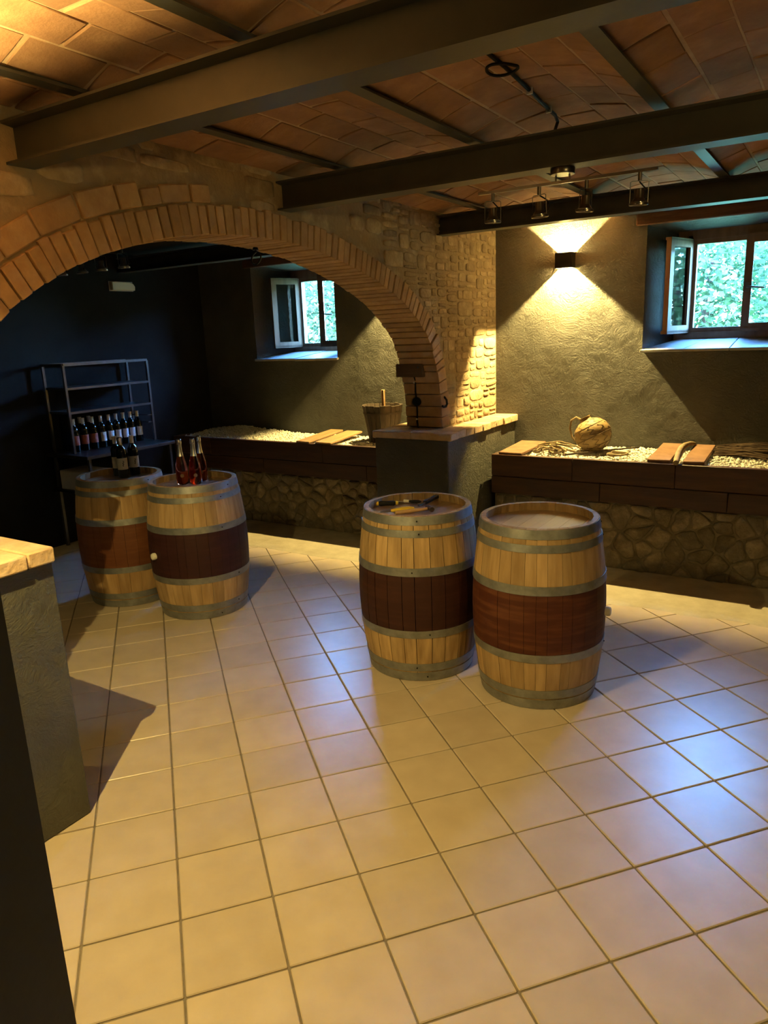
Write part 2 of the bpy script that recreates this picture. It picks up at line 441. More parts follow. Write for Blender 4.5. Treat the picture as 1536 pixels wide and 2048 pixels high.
# wall body: strips above the ring and solid pillars on both sides, resting on the plinths
b = MB()
of = [(y + ny * .05, z + nz * .05) for y, z, ny, nz in ring]
WA0, WA1, WZ = AX0 + .012, AX1 - .008, 2.9
va = []; n_ = len(of)
for y, z in of: va += [(WA0, y, z), (WA1, y, z), (WA1, y, WZ), (WA0, y, WZ)]
fs = []
for k in range(n_ - 1):
    o = 4 * k; fs += [(o, o + 4, o + 5, o + 1), (o + 1, o + 5, o + 6, o + 2), (o + 3, o + 2, o + 6, o + 7), (o + 0, o + 3, o + 7, o + 4)]
b.poly(va, fs)
b.box(WA0, WA1, of[-1][0], YW, 1.126, WZ)
b.box(WA0, WA1, YN - .2, of[0][0], 1.151, WZ)
wa = b.build('wall_arch', M_mortar); tag(wa, kind='structure')
# arch bricks
def yz_block(pts, x0, x1, bev, name, mat, parent):
    b = MB(); k = len(pts)
    c = Vector(((x0 + x1) / 2, sum(p[0] for p in pts) / k, sum(p[1] for p in pts) / k))
    b.poly([(x - c.x, y - c.y, z - c.z) for x in (x0, x1) for y, z in pts], [tuple(range(k)), tuple(range(k, 2 * k))[::-1]] + [(a, a + k, (a + 1) % k + k, (a + 1) % k) for a in range(k)])
    bmesh.ops.recalc_face_normals(b.bm, faces=b.bm.faces)
    b.bevel(bev)
    return link(name, b.mesh(name, mat, True), parent, c)
s = 0.0
while s < SL - .03:
    y, z, _, _ = arc_at(s)
    wdt = random.uniform(.075, .095) if z < 1.62 else random.uniform(.052, .066)
    e = min(SL, s + wdt)
    r0, r1 = random.uniform(-.003, .002), .132 + random.uniform(-.008, .010)
    gp = .0035
    p0, p1 = arc_at(s + gp), arc_at(e - gp)
    q = [(p0[0] + p0[2] * r0, p0[1] + p0[3] * r0), (p1[0] + p1[2] * r0, p1[1] + p1[3] * r0), (p1[0] + p1[2] * r1, p1[1] + p1[3] * r1), (p0[0] + p0[2] * r1, p0[1] + p0[3] * r1)]
    yz_block(q, AX0 + random.uniform(-.004, .004), AX1 + .012 + random.uniform(-.004, .006), .004, 'arch_brick', M_vous, wa)
    s = e
s = .62
while s < 2.05:
    e = s + random.uniform(.11, .20); r0, r1 = .143, .235 + random.uniform(-.02, .015)
    if e < 1.9 or True:
        p0, p1 = arc_at(s + .005), arc_at(e - .005)
        q = [(p[0] + p[2] * r, p[1] + p[3] * r) for p, r in ((p0, r0), (p1, r0), (p1, r1), (p0, r1))]
        yz_block(q, AX1 - .08, AX1 + .008 + random.uniform(-.004, .005), .006, 'arch_brick', M_vous, wa)
    s = e
# rubble stones of the face
def stone_mesh(poly, depth, dome, rnd, name, mat):
    """irregular stone: outline in local (u,v), sunk by depth, domed towards +w"""
    b = MB(); pts = []
    k = len(poly)
    for i in range(k):
        p, q = poly[i], poly[(i + 1) % k]
        L = math.hypot(q[0] - p[0], q[1] - p[1]); m = max(1, min(3, int(L / .035)))
        for t in range(m):
            f = t / m; j = 0 if t == 0 else rnd
            pts.append((p[0] + (q[0] - p[0]) * f + random.uniform(-j, j), p[1] + (q[1] - p[1]) * f + random.uniform(-j, j)))
    k = len(pts); cx = sum(p[0] for p in pts) / k; cy = sum(p[1] for p in pts) / k
    R0 = [b.bm.verts.new((u, v, -depth)) for u, v in pts]
    R1 = [b.bm.verts.new((cx + (u - cx) * .985, cy + (v - cy) * .985, dome * .25 + random.uniform(-.002, .002))) for u, v in pts]
    R2 = [b.bm.verts.new((cx + (u - cx) * .80, cy + (v - cy) * .80, dome * random.uniform(.75, 1.1))) for u, v in pts]
    c = b.bm.verts.new((cx, cy, dome * random.uniform(.9, 1.25)))
    for i in range(k):
        j = (i + 1) % k
        b.bm.faces.new((R0[i], R0[j], R1[j], R1[i])); b.bm.faces.new((R1[i], R1[j], R2[j], R2[i])); b.bm.faces.new((R2[i], R2[j], c))
    return b.mesh(name, mat, 'all')
def corner_cut(p, f):
    """chamfer the corners of a polygon"""
    o = []
    for i in range(len(p)):
        a, c, d = p[i - 1], p[i], p[(i + 1) % len(p)]
        for q in (a, d): o.append((c[0] + (q[0] - c[0]) * f, c[1] + (q[1] - c[1]) * f))
    return o
def arch_out(y):
    if y < .235 or y > 3.965: return -1
    best = None
    for p in ring:
        d = abs(p[0] + p[2] * .13 - y)
        if best is None or d < best[0]: best = (d, p[1] + p[3] * .13)
    return best[1]
FACE = Matrix(((0, 0, 1, 0), (1, 0, 0, 0), (0, 1, 0, 0), (0, 0, 0, 1)))   # (u,v,w)->(y,z) face, normal +x
def ring_dist(y, z): return min(math.hypot(y - p[0] - p[2] * .066, z - p[1] - p[3] * .066) for p in ring[::2])
def face_stones():
    """random rubble and reused bricks: the face is split again and again into uneven blocks"""
    cells = []
    def split(y0, y1, z0, z1):
        wd, ht = y1 - y0, z1 - z0; right = (y0 + y1) / 2 > 3.2
        mw, mh = (random.uniform(.09, .24), random.uniform(.045, .12)) if right else (random.uniform(.16, .34), random.uniform(.08, .15))
        if wd > mw * 1.5 and (wd > ht * 1.9 or ht < mh * 1.4):
            m = y0 + wd * random.uniform(.32, .68); split(y0, m, z0, z1); split(m, y1, z0, z1)
        elif ht > mh * 1.35:
            m = z0 + ht * random.uniform(.32, .68); split(y0, y1, z0, m); split(y0, y1, m, z1)
        else: cells.append((y0, y1, z0, z1))
    split(3.2, YW - .003, 1.128, 2.78); split(-.05, 3.2, 2.0, 2.78)
    n = 0; random.shuffle(cells)
    for y0, y1, z0, z1 in cells:
        cy, cz = (y0 + y1) / 2, (z0 + z1) / 2; rd = ring_dist(cy, cz)
        if (.2 < cy < 3.99 and cz < arch_out(cy)) or rd < .10 or (cy < 1.75 and rd < .23 and cz > 1.75) or n >= 290: continue
        if cy < 3.2 and random.random() < .4: continue
        j = .011; g_ = .005
        def r(): return g_ + random.uniform(0, j)
        poly = [(y0 + r() - cy, z0 + r() - cz), (y1 - r() - cy, z0 + r() - cz), (y1 - r() - cy, z1 - r() - cz), (y0 + r() - cy, z1 - r() - cz)]
        me = stone_mesh(corner_cut(poly, random.uniform(.07, .22)), .03, random.uniform(.001, .007), .004, 'stone', M_stone)
        me.transform(FACE @ Matrix.Rotation(random.uniform(-.03, .03), 4, 'Z')); link('stone', me, wa, (AX1 - .0065 + random.uniform(-.002, .004), cy, cz)); n += 1
face_stones()

# ------------------------------------------------------------------ plinths under the arch
def plinth(label, y0, y1, ztop, seed):
    random.seed(seed)
    t = thing('plinth', label, 'plinth', (-.885, (y0 + y1) / 2, 0), group='plinths under the arch')
    bxo('body', (-1.21, -.56, y0, y1, 0, ztop - .055), M_plaster, t, .006)
    # brick cap: headers across the front and along both long sides
    def cap(x0, x1, ya, yb):
        b = MB().box(x0 + .002, x1 - .002, ya + .002, yb - .002, ztop - .058, ztop + random.uniform(-.003, .002))
        b.bevel(.006)
        b.build('brick', M_capbrick, t, True)
    y = y0 - .0
    end = y1
    while y < end - .02:
        e = min(end, y + random.uniform(.13, .16))
        if end - e < .05: e = end
        o = random.uniform(-.006, .010)
        cap(-1.235 - o, -.885, y, e); cap(-.885, -.535 + o, y, e)
        y = e
    return t
plinth('dark plastered plinth with brick cap carrying the stone pillar beside the gravel troughs', 3.735, YW, 1.125, 3)
plinth('dark plastered plinth with lit brick cap at the left edge, beside the black near wall', YN + .022, .455, 1.15, 4)

# ------------------------------------------------------------------ ceiling: vault strips between joists, steel beams
JX = [-.39, .37, 1.19, 2.0, 2.8]
edges = [AX1 - .01] + JX + [XR]
random.seed(11)
def vault_z(t, rise): return 2.725 + rise * (1 - (2 * t - 1) ** 2)
for si in range(len(edges) - 1):
    xa, xb = edges[si], edges[si + 1]
    rise = .085 if xb - xa > .6 else .03
    b = MB(); n = 12; vs = []
    for k in range(n + 1):
        t = k / n; x = xa + (xb - xa) * t
        vs += [(x, YF, vault_z(t, rise) - .003), (x, YW, vault_z(t, rise) - .003), (x, YW, 2.92), (x, YF, 2.92)]
    fs = []
    for k in range(n):
        o = 4 * k
        fs += [(o, o + 1, o + 5, o + 4), (o + 2, o + 3, o + 7, o + 6), (o + 1, o + 2, o + 6, o + 5), (o + 3, o, o + 4, o + 7)]
    fs += [(0, 1, 2, 3), (4 * n, 4 * n + 1, 4 * n + 2, 4 * n + 3)]
    b.poly(vs, fs)
    ce = b.build('ceiling', M_vault); tag(ce, kind='structure')
    if si > 3: continue
    rows = max(2, round((xb - xa) / .152))
    meshes = []
    for v in range(5):
        wv = (xb - xa) / rows - .006
        q = MB().box(-wv / 2, wv / 2, -.1425 + random.uniform(0, .004), .1425 - random.uniform(0, .004), -.006, .022).bevel(.003)
        meshes.append(q.mesh('brick', M_brick, True))
    for r in range(rows):
        t0, t1 = r / rows, (r + 1) / rows
        za, zb = vault_z(t0, rise), vault_z(t1, rise)
        xc = xa + (xb - xa) * (t0 + t1) / 2; ang = -math.atan2(zb - za, (xb - xa) / rows)
        y = -.75 + (.146 if r % 2 else 0) + random.uniform(-.03, .03)
        while y < YW + .05:
            link('brick', random.choice(meshes), ce, (xc, y + .146, (za + zb) / 2 + random.uniform(-.003, .002)), (random.uniform(-.008, .008), ang, random.uniform(-.008, .008)))
            y += .292
bl = bxo('ceiling', (XL, AX0 + .01, YN - .1, YW, 2.74, 2.92), M_black); tag(bl, kind='structure')
rf = bxo('ceiling', (XL - .3, XR + .3, YF - .3, YB, 2.925, 3.1), M_conc); tag(rf, kind='structure')

def ibeam_x(name, label, x0, x1, y0, y1, z0, z1, tf=.009, tw=.008):
    b = MB(); ym = (y0 + y1) / 2
    pr = [(y0, z0), (y1, z0), (y1, z0 + tf), (ym + tw, z0 + tf + .006), (ym + tw, z1 - tf - .006), (y1, z1 - tf), (y1, z1), (y0, z1), (y0, z1 - tf), (ym - tw, z1 - tf - .006), (ym - tw, z0 + tf + .006), (y0, z0 + tf)]
    k = len(pr)
    b.poly([(x, y, z) for x in (x0, x1) for y, z in pr], [tuple(range(k)), tuple(range(k, 2 * k))[::-1]] + [(a, a + k, (a + 1) % k + k, (a + 1) % k) for a in range(k)])
    t = b.build(name, M_steel); tag(t, label, 'beam', 'steel ceiling beams')
    return t
BE = [(.63, .74, 2.522, 2.668), (2.15, 2.262, 2.535, 2.678), (3.96, 4.072, 2.562, 2.70)]
nm = ['nearest', 'second', 'third']
labs = ['dark olive steel beam nearest the viewer, lit at its left end', 'dark steel beam carrying the four-headed spotlight bar over the near barrels', 'dark steel beam nearest the back wall, above the wall sconce']
for (a_, b_, c_, d_), lb in zip(BE, labs): ibeam_x('steel_beam', lb, AX1 - .02, XR, a_, b_, c_, d_)
labs = ['black steel beam of the room beyond the arch, carrying its spotlight bar', 'black steel beam beyond the arch with a bright lower edge, near the far window']
for (a_, b_, c_, d_), lb in zip(BE[1:], labs): ibeam_x('steel_beam', lb, XL, AX0 + .02, a_, b_, c_ , d_)
jl = ['thin steel joist along the top of the arch wall', 'thin steel joist left of the black ceiling cable', 'thin steel joist right of the black ceiling cable', 'thin steel joist at the far right of the brick ceiling']
for x, lb in zip(JX[:4], jl):
    b = MB()
    b.box(x - .028, x + .028, YF, YW, 2.703, 2.712).box(x - .006, x + .006, YF, YW, 2.712, 2.80)
    o = b.build('ceiling_joist', M_steel); tag(o, lb, 'joist', 'steel ceiling joists')

# ------------------------------------------------------------------ windows
def window(name, x0, x1, z0, z1, yfr, op_ang, ajar, leafw, sill, lint, mirror=False):
    """two-leaf casement: left leaf swung inwards, right leaf closed or ajar"""
    t = bpy.data.objects.new(name, None); C.objects.link(t); t.location = ((x0 + x1) / 2, yfr, z0); tag(t, kind='structure')
    f = .045
    fr = MB()
    fr.box(x0, x0 + f, yfr, yfr + .06, z0, z1).box(x1 - f, x1, yfr, yfr + .06, z0, z1).box(x0 + f, x1 - f, yfr, yfr + .06, z0, z0 + f).box(x0 + f, x1 - f, yfr, yfr + .06, z1 - f, z1)
    fr.box(x0 - .02, x0 + .012, yfr - .012, yfr, z0 - .01, z1 + .02).box(x0 - .02, x1 + .02, yfr - .012, yfr, z1 - .01, z1 + .07)
    fr.box(x0 - .02, x1 + .02, yfr - .012, yfr, z0 - .06, z0 + .012)
    fr.box(x0 - .1, x0, yfr, yfr + .10, z0 - .1, z1 + .1).box(x1, x1 + .1, yfr, yfr + .10, z0 - .1, z1 + .1).box(x0, x1, yfr, yfr + .10, z0 - .12, z0).box(x0, x1, yfr, yfr + .10, z1, z1 + .12)
    fr.build('window_frame', M_winwood, t)
    def leaf(hx, sgn, ang, handle):
        hz0, hz1 = z0 + .012, z1 - .012; st = .056; th = .04
        Mx = Matrix.Translation((hx, yfr + .005, 0)) @ Matrix.Rotation(ang, 4, 'Z')
        b = MB()
        L = leafw
        def bb(u0, u1, w0, w1, y0=-th, y1=0.0):
            u0, u1 = sorted((u0 * sgn, u1 * sgn)); b.box(u0, u1, y0, y1, w0, w1, Mx)
        bb(0, st, hz0, hz1); bb(L - st, L, hz0, hz1); bb(st, L - st, hz0, hz0 + st); bb(st, L - st, hz1 - st, hz1)
        bb(0, L, hz1 - .012, hz1 + .008, -th - .008, 0); bb(0, L, hz0 - .006, hz0 + .018, -th - .014, 0)
        s = b.build('sash', M_winwood, t)
        b = MB(); u0, u1 = sorted((st * sgn, (L - st) * sgn)); b.box(u0, u1, -th * .6, -th * .6 + .004, hz0 + st, hz1 - st, Mx)
        o = b.build('pane', M_glass, t); o.parent = s; o.location = (0, 0, 0)
        if handle:
            b = MB(); u = (L - st * .5) * sgn; zc = (z0 + z1) / 2 - .03
            b.tube([Mx @ Vector((u, -th, zc)), Mx @ Vector((u, -th - .045, zc)), Mx @ Vector((u - .03 * sgn, -th - .05, zc)), Mx @ Vector((u - .12 * sgn, -th - .05, zc - .01))], .007, 8)
            b.box(u - .014, u + .014, -th - .008, -th, zc - .035, zc + .035, Mx)
            o = b.build('handle', M_chrome, t, True); o.parent = s; o.location = (0, 0, 0)
    leaf(x0 + .02, 1, -op_ang, False)
    leaf(x1 - .02, -1, ajar, True)
    # sill tiles
    fx0, fx1, sz = sill[0], sill[1], sill[2]
    n = sill[4]
    for k in range(n):
        a0, a1 = k / n, (k + 1) / n
        p = [(fx0 + (fx1 - fx0) * a0 + .002, YW - .03, sz), (fx0 + (fx1 - fx0) * a1 - .002, YW - .03, sz),
             (x0 - .06 + (x1 - x0 + .12) * a1 - .002, yfr + .01, sill[3]), (x0 - .06 + (x1 - x0 + .12) * a0 + .002, yfr + .01, sill[3])]
        b = MB(); dz = random.uniform(-.003, .003)
        b.poly([(x, y, z - .022 + dz) for x, y, z in p] + [(x, y, z + dz) for x, y, z in p], [(3, 2, 1, 0), (4, 5, 6, 7)] + [(i, (i + 1) % 4, 4 + (i + 1) % 4, 4 + i) for i in range(4)])
        b.bevel(.003).build('sill_tile', M_sill, t, True)
    # old timber lintel on the wall face
    b = MB().box(lint[0], lint[1], YW - .035, YW + .12, 2.603, 2.69)
    b.bevel(.008).build('lintel', M_lintel, t, True)
    return t
random.seed(5)
window('window_1', .79, 1.58, 1.775, 2.505, 5.39, math.radians(106), math.radians(3), .372, (.505, 1.82, 1.665, 1.735, 4), (.44, 1.95))
window('window_2', -3.19, -2.50, 1.755, 2.49, 5.39, math.radians(118), math.radians(27), .33, (-3.575, -2.465, 1.65, 1.72, 4), (-3.64, -2.40))

# ------------------------------------------------------------------ wall sconces (open-ended housings with a lamp inside)
def sconce(label, x, z, ywall, face, watt, lip=.060, glow=0):
    """face: -1 when mounted on a wall whose face looks towards -y, +1 towards +y"""
    t = thing('wall_sconce', label, 'sconce', (x, ywall, z), group='up and down wall sconces')
    hw, hh, d, th = .070, .060, .098, .003
    def Y(v): return ywall + face * v
    def bb(b, xa, xb, ya, yb, za, zb):
        y0, y1 = sorted((Y(ya), Y(yb))); b.box(xa, xb, y0, y1, za, zb)
    b = MB()
    bb(b, x - hw, x - hw + th, .002, d, z - hh, z + hh); bb(b, x + hw - th, x + hw, .002, d, z - hh, z + hh)
    bb(b, x - hw + th, x + hw - th, d - th, d, z - lip, z + lip); bb(b, x - hw + th, x + hw - th, .002, .006, z - hh, z + hh)
    b.build('housing', M_blackmetal, t)
    ld = bpy.data.lights.new('sconce_lamp', 'POINT'); ld.energy = watt; ld.color = LAMP; ld.shadow_soft_size = .005
    lo = bpy.data.objects.new('sconce_lamp', ld); C.objects.link(lo); lo.parent = t; lo.location = (0, face * .057, 0)
    for sg in (-1, 1):          # light scattered by the frosted lenses at both ends
        if not glow: continue
        ld = bpy.data.lights.new('lens_glow', 'POINT'); ld.energy = glow; ld.color = LAMP; ld.shadow_soft_size = .018
        lo = bpy.data.objects.new('lens_glow', ld); C.objects.link(lo); lo.parent = t; lo.location = (0, face * .055, sg * .068)
    return t
sconce('dark cube sconce throwing a cross of light on the back wall beside the right window', -.11, 2.394, YW, -1, 600, .060, 8)
sconce('dark cube sconce on the back wall beyond the arch, behind the pillar', -1.58, 2.394, YW, -1, 600)
sconce('dark cube sconce on the black near wall, lighting the left plinth and the floor', -.03, 2.35, YN, 1, 235, .020)
sconce('dark cube sconce on the near wall beyond the arch, facing the far left barrel', -2.5, 2.35, YN, 1, 32, .020)
def pendant(label, x, y, z, watt):  # unseen fill lamp, added for general warm light on the dim faces
    t = thing('fill_lamp', label, 'lamp', (x, y, z))
    MB().lathe([(0, 2.70), (.05, 2.70), (.05, 2.68), (0, 2.675)], 20, cx=x, cy=y).build('canopy', M_blackmetal, t, True)
    MB().tube([(x, y, 2.69), (x, y, z + .13)], .004, 6).build('cord', M_black_rubber, t, True)
    MB().lathe([(0, z + .13), (.02, z + .125), (.024, z + .07), (.02, z + .06), (0, z + .058)], 16, cx=x, cy=y).build('socket', M_blackmetal, t, True)
    ld = bpy.data.lights.new('bulb', 'POINT'); ld.energy = watt; ld.color = LAMP; ld.shadow_soft_size = .04
    lo = bpy.data.objects.new('bulb', ld); C.objects.link(lo); lo.parent = t
    return t
pendant('added warm fill lamp out of view to the right, a bare bulb on a cord', 3.2, .1, 2.40, 45)

# ------------------------------------------------------------------ gravel troughs along the back wall
def in_poly(p, poly):
    c = False
    for i in range(len(poly)):
        a, b_ = poly[i - 1], poly[i]
        if (a[1] > p[1]) != (b_[1] > p[1]) and p[0] < (b_[0] - a[0]) * (p[1] - a[1]) / (b_[1] - a[1]) + a[0]: c = not c
    return c
def voronoi_stones(parent, x0, x1, z0, z1, n, yface, mat, seed):
    random.seed(seed); sites = []
    tries = 0
    while len(sites) < n and tries < 6000:
        tries += 1
        p = (random.uniform(x0, x1), random.uniform(z0, z1)); mind = random.choice((.06, .09, .15, .25))
        if all(math.hypot((p[0] - q[0]) * .8, p[1] - q[1]) > min(mind, q[2]) for q in sites): sites.append((*p, mind))
    for s in sites:
        poly = [(x0, z0), (x1, z0), (x1, z1), (x0, z1)]
        for q in sites:
            if q is s: continue
            dx, dz = q[0] - s[0], q[1] - s[1]
            if abs(dx) > .9: continue
            poly = clip(poly, dx, dz, dx * (s[0] + q[0]) / 2 + dz * (s[1] + q[1]) / 2)
            if len(poly) < 3: break
        if len(poly) < 3: continue
        cx = sum(p[0] for p in poly) / len(poly); cz = sum(p[1] for p in poly) / len(poly)
        sh = []
        for u, v in poly:
            L = math.hypot(u - cx, v - cz); f = max(.3, (L - random.uniform(.004, .013)) / L); sh.append(((u - cx) * f, (v - cz) * f))
        sh = corner_cut(sh, random.uniform(.10, .2))
        me = stone_mesh(sh, .04, random.uniform(.006, .03), .009, 'stone', mat)
        me.transform(Matrix(((1, 0, 0, 0), (0, 0, -1, 0), (0, 1, 0, 0), (0, 0, 0, 1))))
        link('stone', me, parent, (cx - parent.location.x, yface - parent.location.y, cz - parent.location.z))
ZT, ZM, ZB, YFR = .87, .69, .545, 4.40
def stone_base(label, x0, x1, n, seed):
    t = thing('stone_base', label, 'stone base', ((x0 + x1) / 2, 4.7, 0), group='rubble bases of the troughs')
    bxo('mortar_core', (x0, x1, YFR + .055, YW - .022, 0, ZB), M_basemortar, t)
    voronoi_stones(t, x0, x1, .0, ZB - .014, n, YFR + .055, M_basestone, seed)
stone_base('rubble stone base under the right gravel trough, behind the two near barrels', -.49, XR - .02, 125, 21)
stone_base('rubble stone base under the left gravel trough, beyond the arch', -4.28, -1.225, 110, 22)
def trough(label, x0, x1, joints_up, joints_lo, seed):
    random.seed(seed)
    t = thing('wooden_trough', label, 'trough', ((x0 + x1) / 2, 4.7, ZB), group='gravel troughs along the back wall')
    for js, za, zb in ((joints_up, ZM + .002, ZT), (joints_lo, ZB, ZM - .002)):
        xs = [x0, *js, x1]
        for a_, b_ in zip(xs, xs[1:]):
            o = random.uniform(-.004, .004)
            MB().box(a_ + .0015, b_ - .0015, YFR + o, YFR + .045 + o, za, zb).bevel(.004).build('plank', M_dkwood, t, True)
    MB().box(x0, x0 + .04, YFR + .05, YW - .02, ZB, ZT).bevel(.004).build('end_plank', M_dkwood, t, True)
    MB().box(x1 - .04, x1, YFR + .05, YW - .02, ZB, ZT).bevel(.004).build('end_plank', M_dkwood, t, True)
    bxo('bottom_board', (x0 + .041, x1 - .041, YFR + .05, YW - .02, ZB + .002, ZB + .03), M_dkwood, t)
    return t
trough('dark plank trough of white gravel under the right window, behind the near barrels', -.50, XR - .02, (.18, .94, 1.9), (.40, 1.30, 2.3), 31)
trough('dark plank trough of white gravel beyond the arch, under the far window', -4.28, -1.225, (-3.72, -2.25), (-3.0, -1.75), 32)
def gravel(label, x0, x1, n, hf, seed):
    random.seed(seed)
    verts = []; faces = []
    # filling surface
    nx = 60; ny = 8
    for i in range(nx + 1):
        for j in range(ny + 1):
            x = x0 + (x1 - x0) * i / nx; y = YFR + .05 + (YW - .025 - YFR - .05) * j / ny
            verts.append((x, y, hf(x, y) - .006))
    for i in range(nx):
        for j in range(ny):
            a_ = i * (ny + 1) + j; faces.append((a_, a_ + ny + 1, a_ + ny + 2, a_ + 1))
    ph = (1 + 5 ** .5) / 2
    ico = [Vector(v).normalized() for v in ((-1, ph, 0), (1, ph, 0), (-1, -ph, 0), (1, -ph, 0), (0, -1, ph), (0, 1, ph), (0, -1, -ph), (0, 1, -ph), (ph, 0, -1), (ph, 0, 1), (-ph, 0, -1), (-ph, 0, 1))]
    icf = ((0, 11, 5), (0, 5, 1), (0, 1, 7), (0, 7, 10), (0, 10, 11), (1, 5, 9), (5, 11, 4), (11, 10, 2), (10, 7, 6), (7, 1, 8), (3, 9, 4), (3, 4, 2), (3, 2, 6), (3, 6, 8), (3, 8, 9), (4, 9, 5), (2, 4, 11), (6, 2, 10), (8, 6, 7), (9, 8, 1))
    for k in range(n):
        x = random.uniform(x0 + .01, x1 - .01); y = random.uniform(YFR + .06, YW - .035)
        r = random.uniform(.009, .0165); z = hf(x, y) + random.uniform(-.2, .45) * r
        R = Matrix.Rotation(random.uniform(0, 6), 3, 'Z') @ Matrix.Rotation(random.uniform(-1, 1), 3, 'X')
        s = Vector((random.uniform(.8, 1.3), random.uniform(.7, 1.1), random.uniform(.6, .9))) * r
        o = len(verts)
        for v in ico:
            p = R @ Vector((v.x * s.x, v.y * s.y, v.z * s.z)) * random.uniform(.88, 1.1); verts.append((x + p.x, y + p.y, z + p.z))
        faces += [(o + a_, o + b_, o + c_) for a_, b_, c_ in icf]
    me = bpy.data.meshes.new('gravel'); me.from_pydata(verts, [], faces); me.materials.append(M_gravel)
    o = link('gravel', me); tag(o, label, 'gravel', kind='stuff')
def hfR(x, y):
    t = (y - YFR) / (YW - YFR)
    return .845 + .025 * t + .012 * mnoise.noise(Vector((x * 3, y * 3, 0))) + (.02 * t if x > 1.1 else 0)
def hfL(x, y):
    t = (y - YFR) / (YW - YFR)
    return .845 + t * (.015 + .055 * math.exp(-((x + 3.75) / .45) ** 2)) + .01 * mnoise.noise(Vector((x * 3, y * 3, 4)))
gravel('white pebble gravel filling the right trough', -.455, 2.3, 3600, hfR, 41)
gravel('white pebble gravel heaped in the left trough beyond the arch', -4.235, -1.27, 4000, hfL, 42)

# ------------------------------------------------------------------ things lying on the gravel
def slab(name, label, cat, quad, z0, z1, th, mat, group=None):
    """board from a floor quad (front-left, front-right, back-right, back-left), front edge at z0, back at z1"""
    b = MB(); q = [(*quad[0], z0), (*quad[1], z0), (*quad[2], z1), (*quad[3], z1)]
    b.poly([(x, y, z) for x, y, z in q] + [(x, y, z + th) for x, y, z in q], [(3, 2, 1, 0), (4, 5, 6, 7)] + [(i, (i + 1) % 4, 4 + (i + 1) % 4, 4 + i) for i in range(4)])
    o = b.bevel(.005).build(name, mat, None, True); return tag(o, label, cat, group)
slab('wooden_board', 'short brown board lying on the right trough next to the plinth', 'board', [(-.44, 4.41), (-.24, 4.41), (-.235, 4.97), (-.46, 4.97)], .868, .884, .022, M_terra)
slab('clay_slab', 'reddish flat slab on the gravel left of the bent pale stick', 'slab', [(.735, 4.42), (.90, 4.42), (.885, 5.02), (.725, 5.02)], .872, .905, .024, M_terra, 'flat slabs on the right gravel')
slab('clay_slab', 'reddish flat slab on the gravel right of the bent pale stick', 'slab', [(.985, 4.42), (1.13, 4.42), (1.12, 5.02), (.965, 5.02)], .872, .905, .024, M_terra, 'flat slabs on the right gravel')
slab('wooden_board', 'narrow pale board on the left gravel, left one of the pair', 'board', [(-2.56, 4.40), (-2.40, 4.40), (-2.42, 5.01), (-2.58, 5.01)], .870, .905, .02, M_ltwood, 'boards on the left gravel')
slab('wooden_board', 'narrow pale board on the left gravel, right one of the pair nearer the bucket', 'board', [(-2.33, 4.40), (-2.14, 4.40), (-2.17, 4.99), (-2.36, 4.99)], .870, .903, .02, M_ltwood, 'boards on the left gravel')
b = MB(); pts = [(.945, 4.385, .885), (.94, 4.44, .90), (.93, 4.55, .925), (.925, 4.68, .945), (.93, 4.80, .950), (.945, 4.92, .945), (.965, 5.0, .935)]
b.tube(pts, [.020, .022, .023, .023, .022, .020, .014], 10)
tag(b.build('bent_stick', M_rope, None, True), 'bent pale wooden stick lying between the two reddish slabs', 'stick')
# bundle of dry vine cuttings
random.seed(61)
t = thing('vine_bundle', 'tangle of dry pale vine cuttings beside the jug on the gravel', 'vine bundle', (-.12, 4.65, .865))
for k in range(9):
    a_ = random.uniform(-.5, 1.1); L = random.uniform(.22, .42); cx, cy = -.06 + random.uniform(-.05, .05), 4.65 + random.uniform(-.08, .1); zz = .872 + .006 * k
    p = []
    for i in range(9):
        f = i / 8 - .5; bow = .10 * (1 - 4 * f * f) * random.choice((-1, 1)) * (1 if k % 2 else .4)
        p.append((cx + math.cos(a_) * f * L - math.sin(a_) * bow * .5, cy + math.sin(a_) * f * L + math.cos(a_) * bow * .5, zz + .03 * (1 - 4 * f * f)))
    MB().tube(p, random.uniform(.005, .009), 7).build('vine', M_rope, t, True)
p = [(-.02 + .06 * math.cos(a_ * .4), 4.62 + .06 * math.sin(a_ * .4), .885 + .012 * math.sin(a_ * .9)) for a_ in range(32)]
MB().tube(p, .006, 7).build('vine', M_rope, t, True)
# jug / gourd in a net
t = thing('gourd_jug', 'round straw-coloured gourd jug in a cord net, tipped on the gravel', 'jug', (.225, 4.79, .868))
JM = Matrix.Translation((.225, 4.79, 1.004)) @ Matrix.Rotation(math.radians(-28), 4, 'Y')
b = MB(); pr = []
for k in range(25):
    a_ = -math.pi / 2 + math.pi * .90 * k / 24; r = .148 * math.cos(a_) * (1 + .05 * math.sin(a_)); pr.append((max(r, 0), .138 * math.sin(a_)))
pr[0] = (0, pr[0][1]); pr += [(.042, .150), (.048, .160), (.040, .160), (.034, .145), (.0, .13)]
b.lathe(pr, 32); bmesh.ops.transform(b.bm, matrix=JM, verts=b.bm.verts)
b.build('body', M_gourd, t, 'all')
b = MB()
for k in range(10):
    p = []
    for i in range(15):
        th = -1.25 + 2.35 * i / 14; a_ = 2 * math.pi * k / 10 + (.16 if i % 2 else -.16)
        p.append(JM @ Vector((.1515 * math.cos(th) * math.cos(a_), .1515 * math.cos(th) * math.sin(a_), .1405 * math.sin(th))))
    b.tube(p, .0022, 5)
for th in (-.75, -.1, .55):
    b.tube([JM @ Vector((.1515 * math.cos(th) * math.cos(a_ * .2618), .1515 * math.cos(th) * math.sin(a_ * .2618), .1405 * math.sin(th))) for a_ in range(24)], .0022, 5, closed=True)
b.build('cord_net', M_net, t, True)
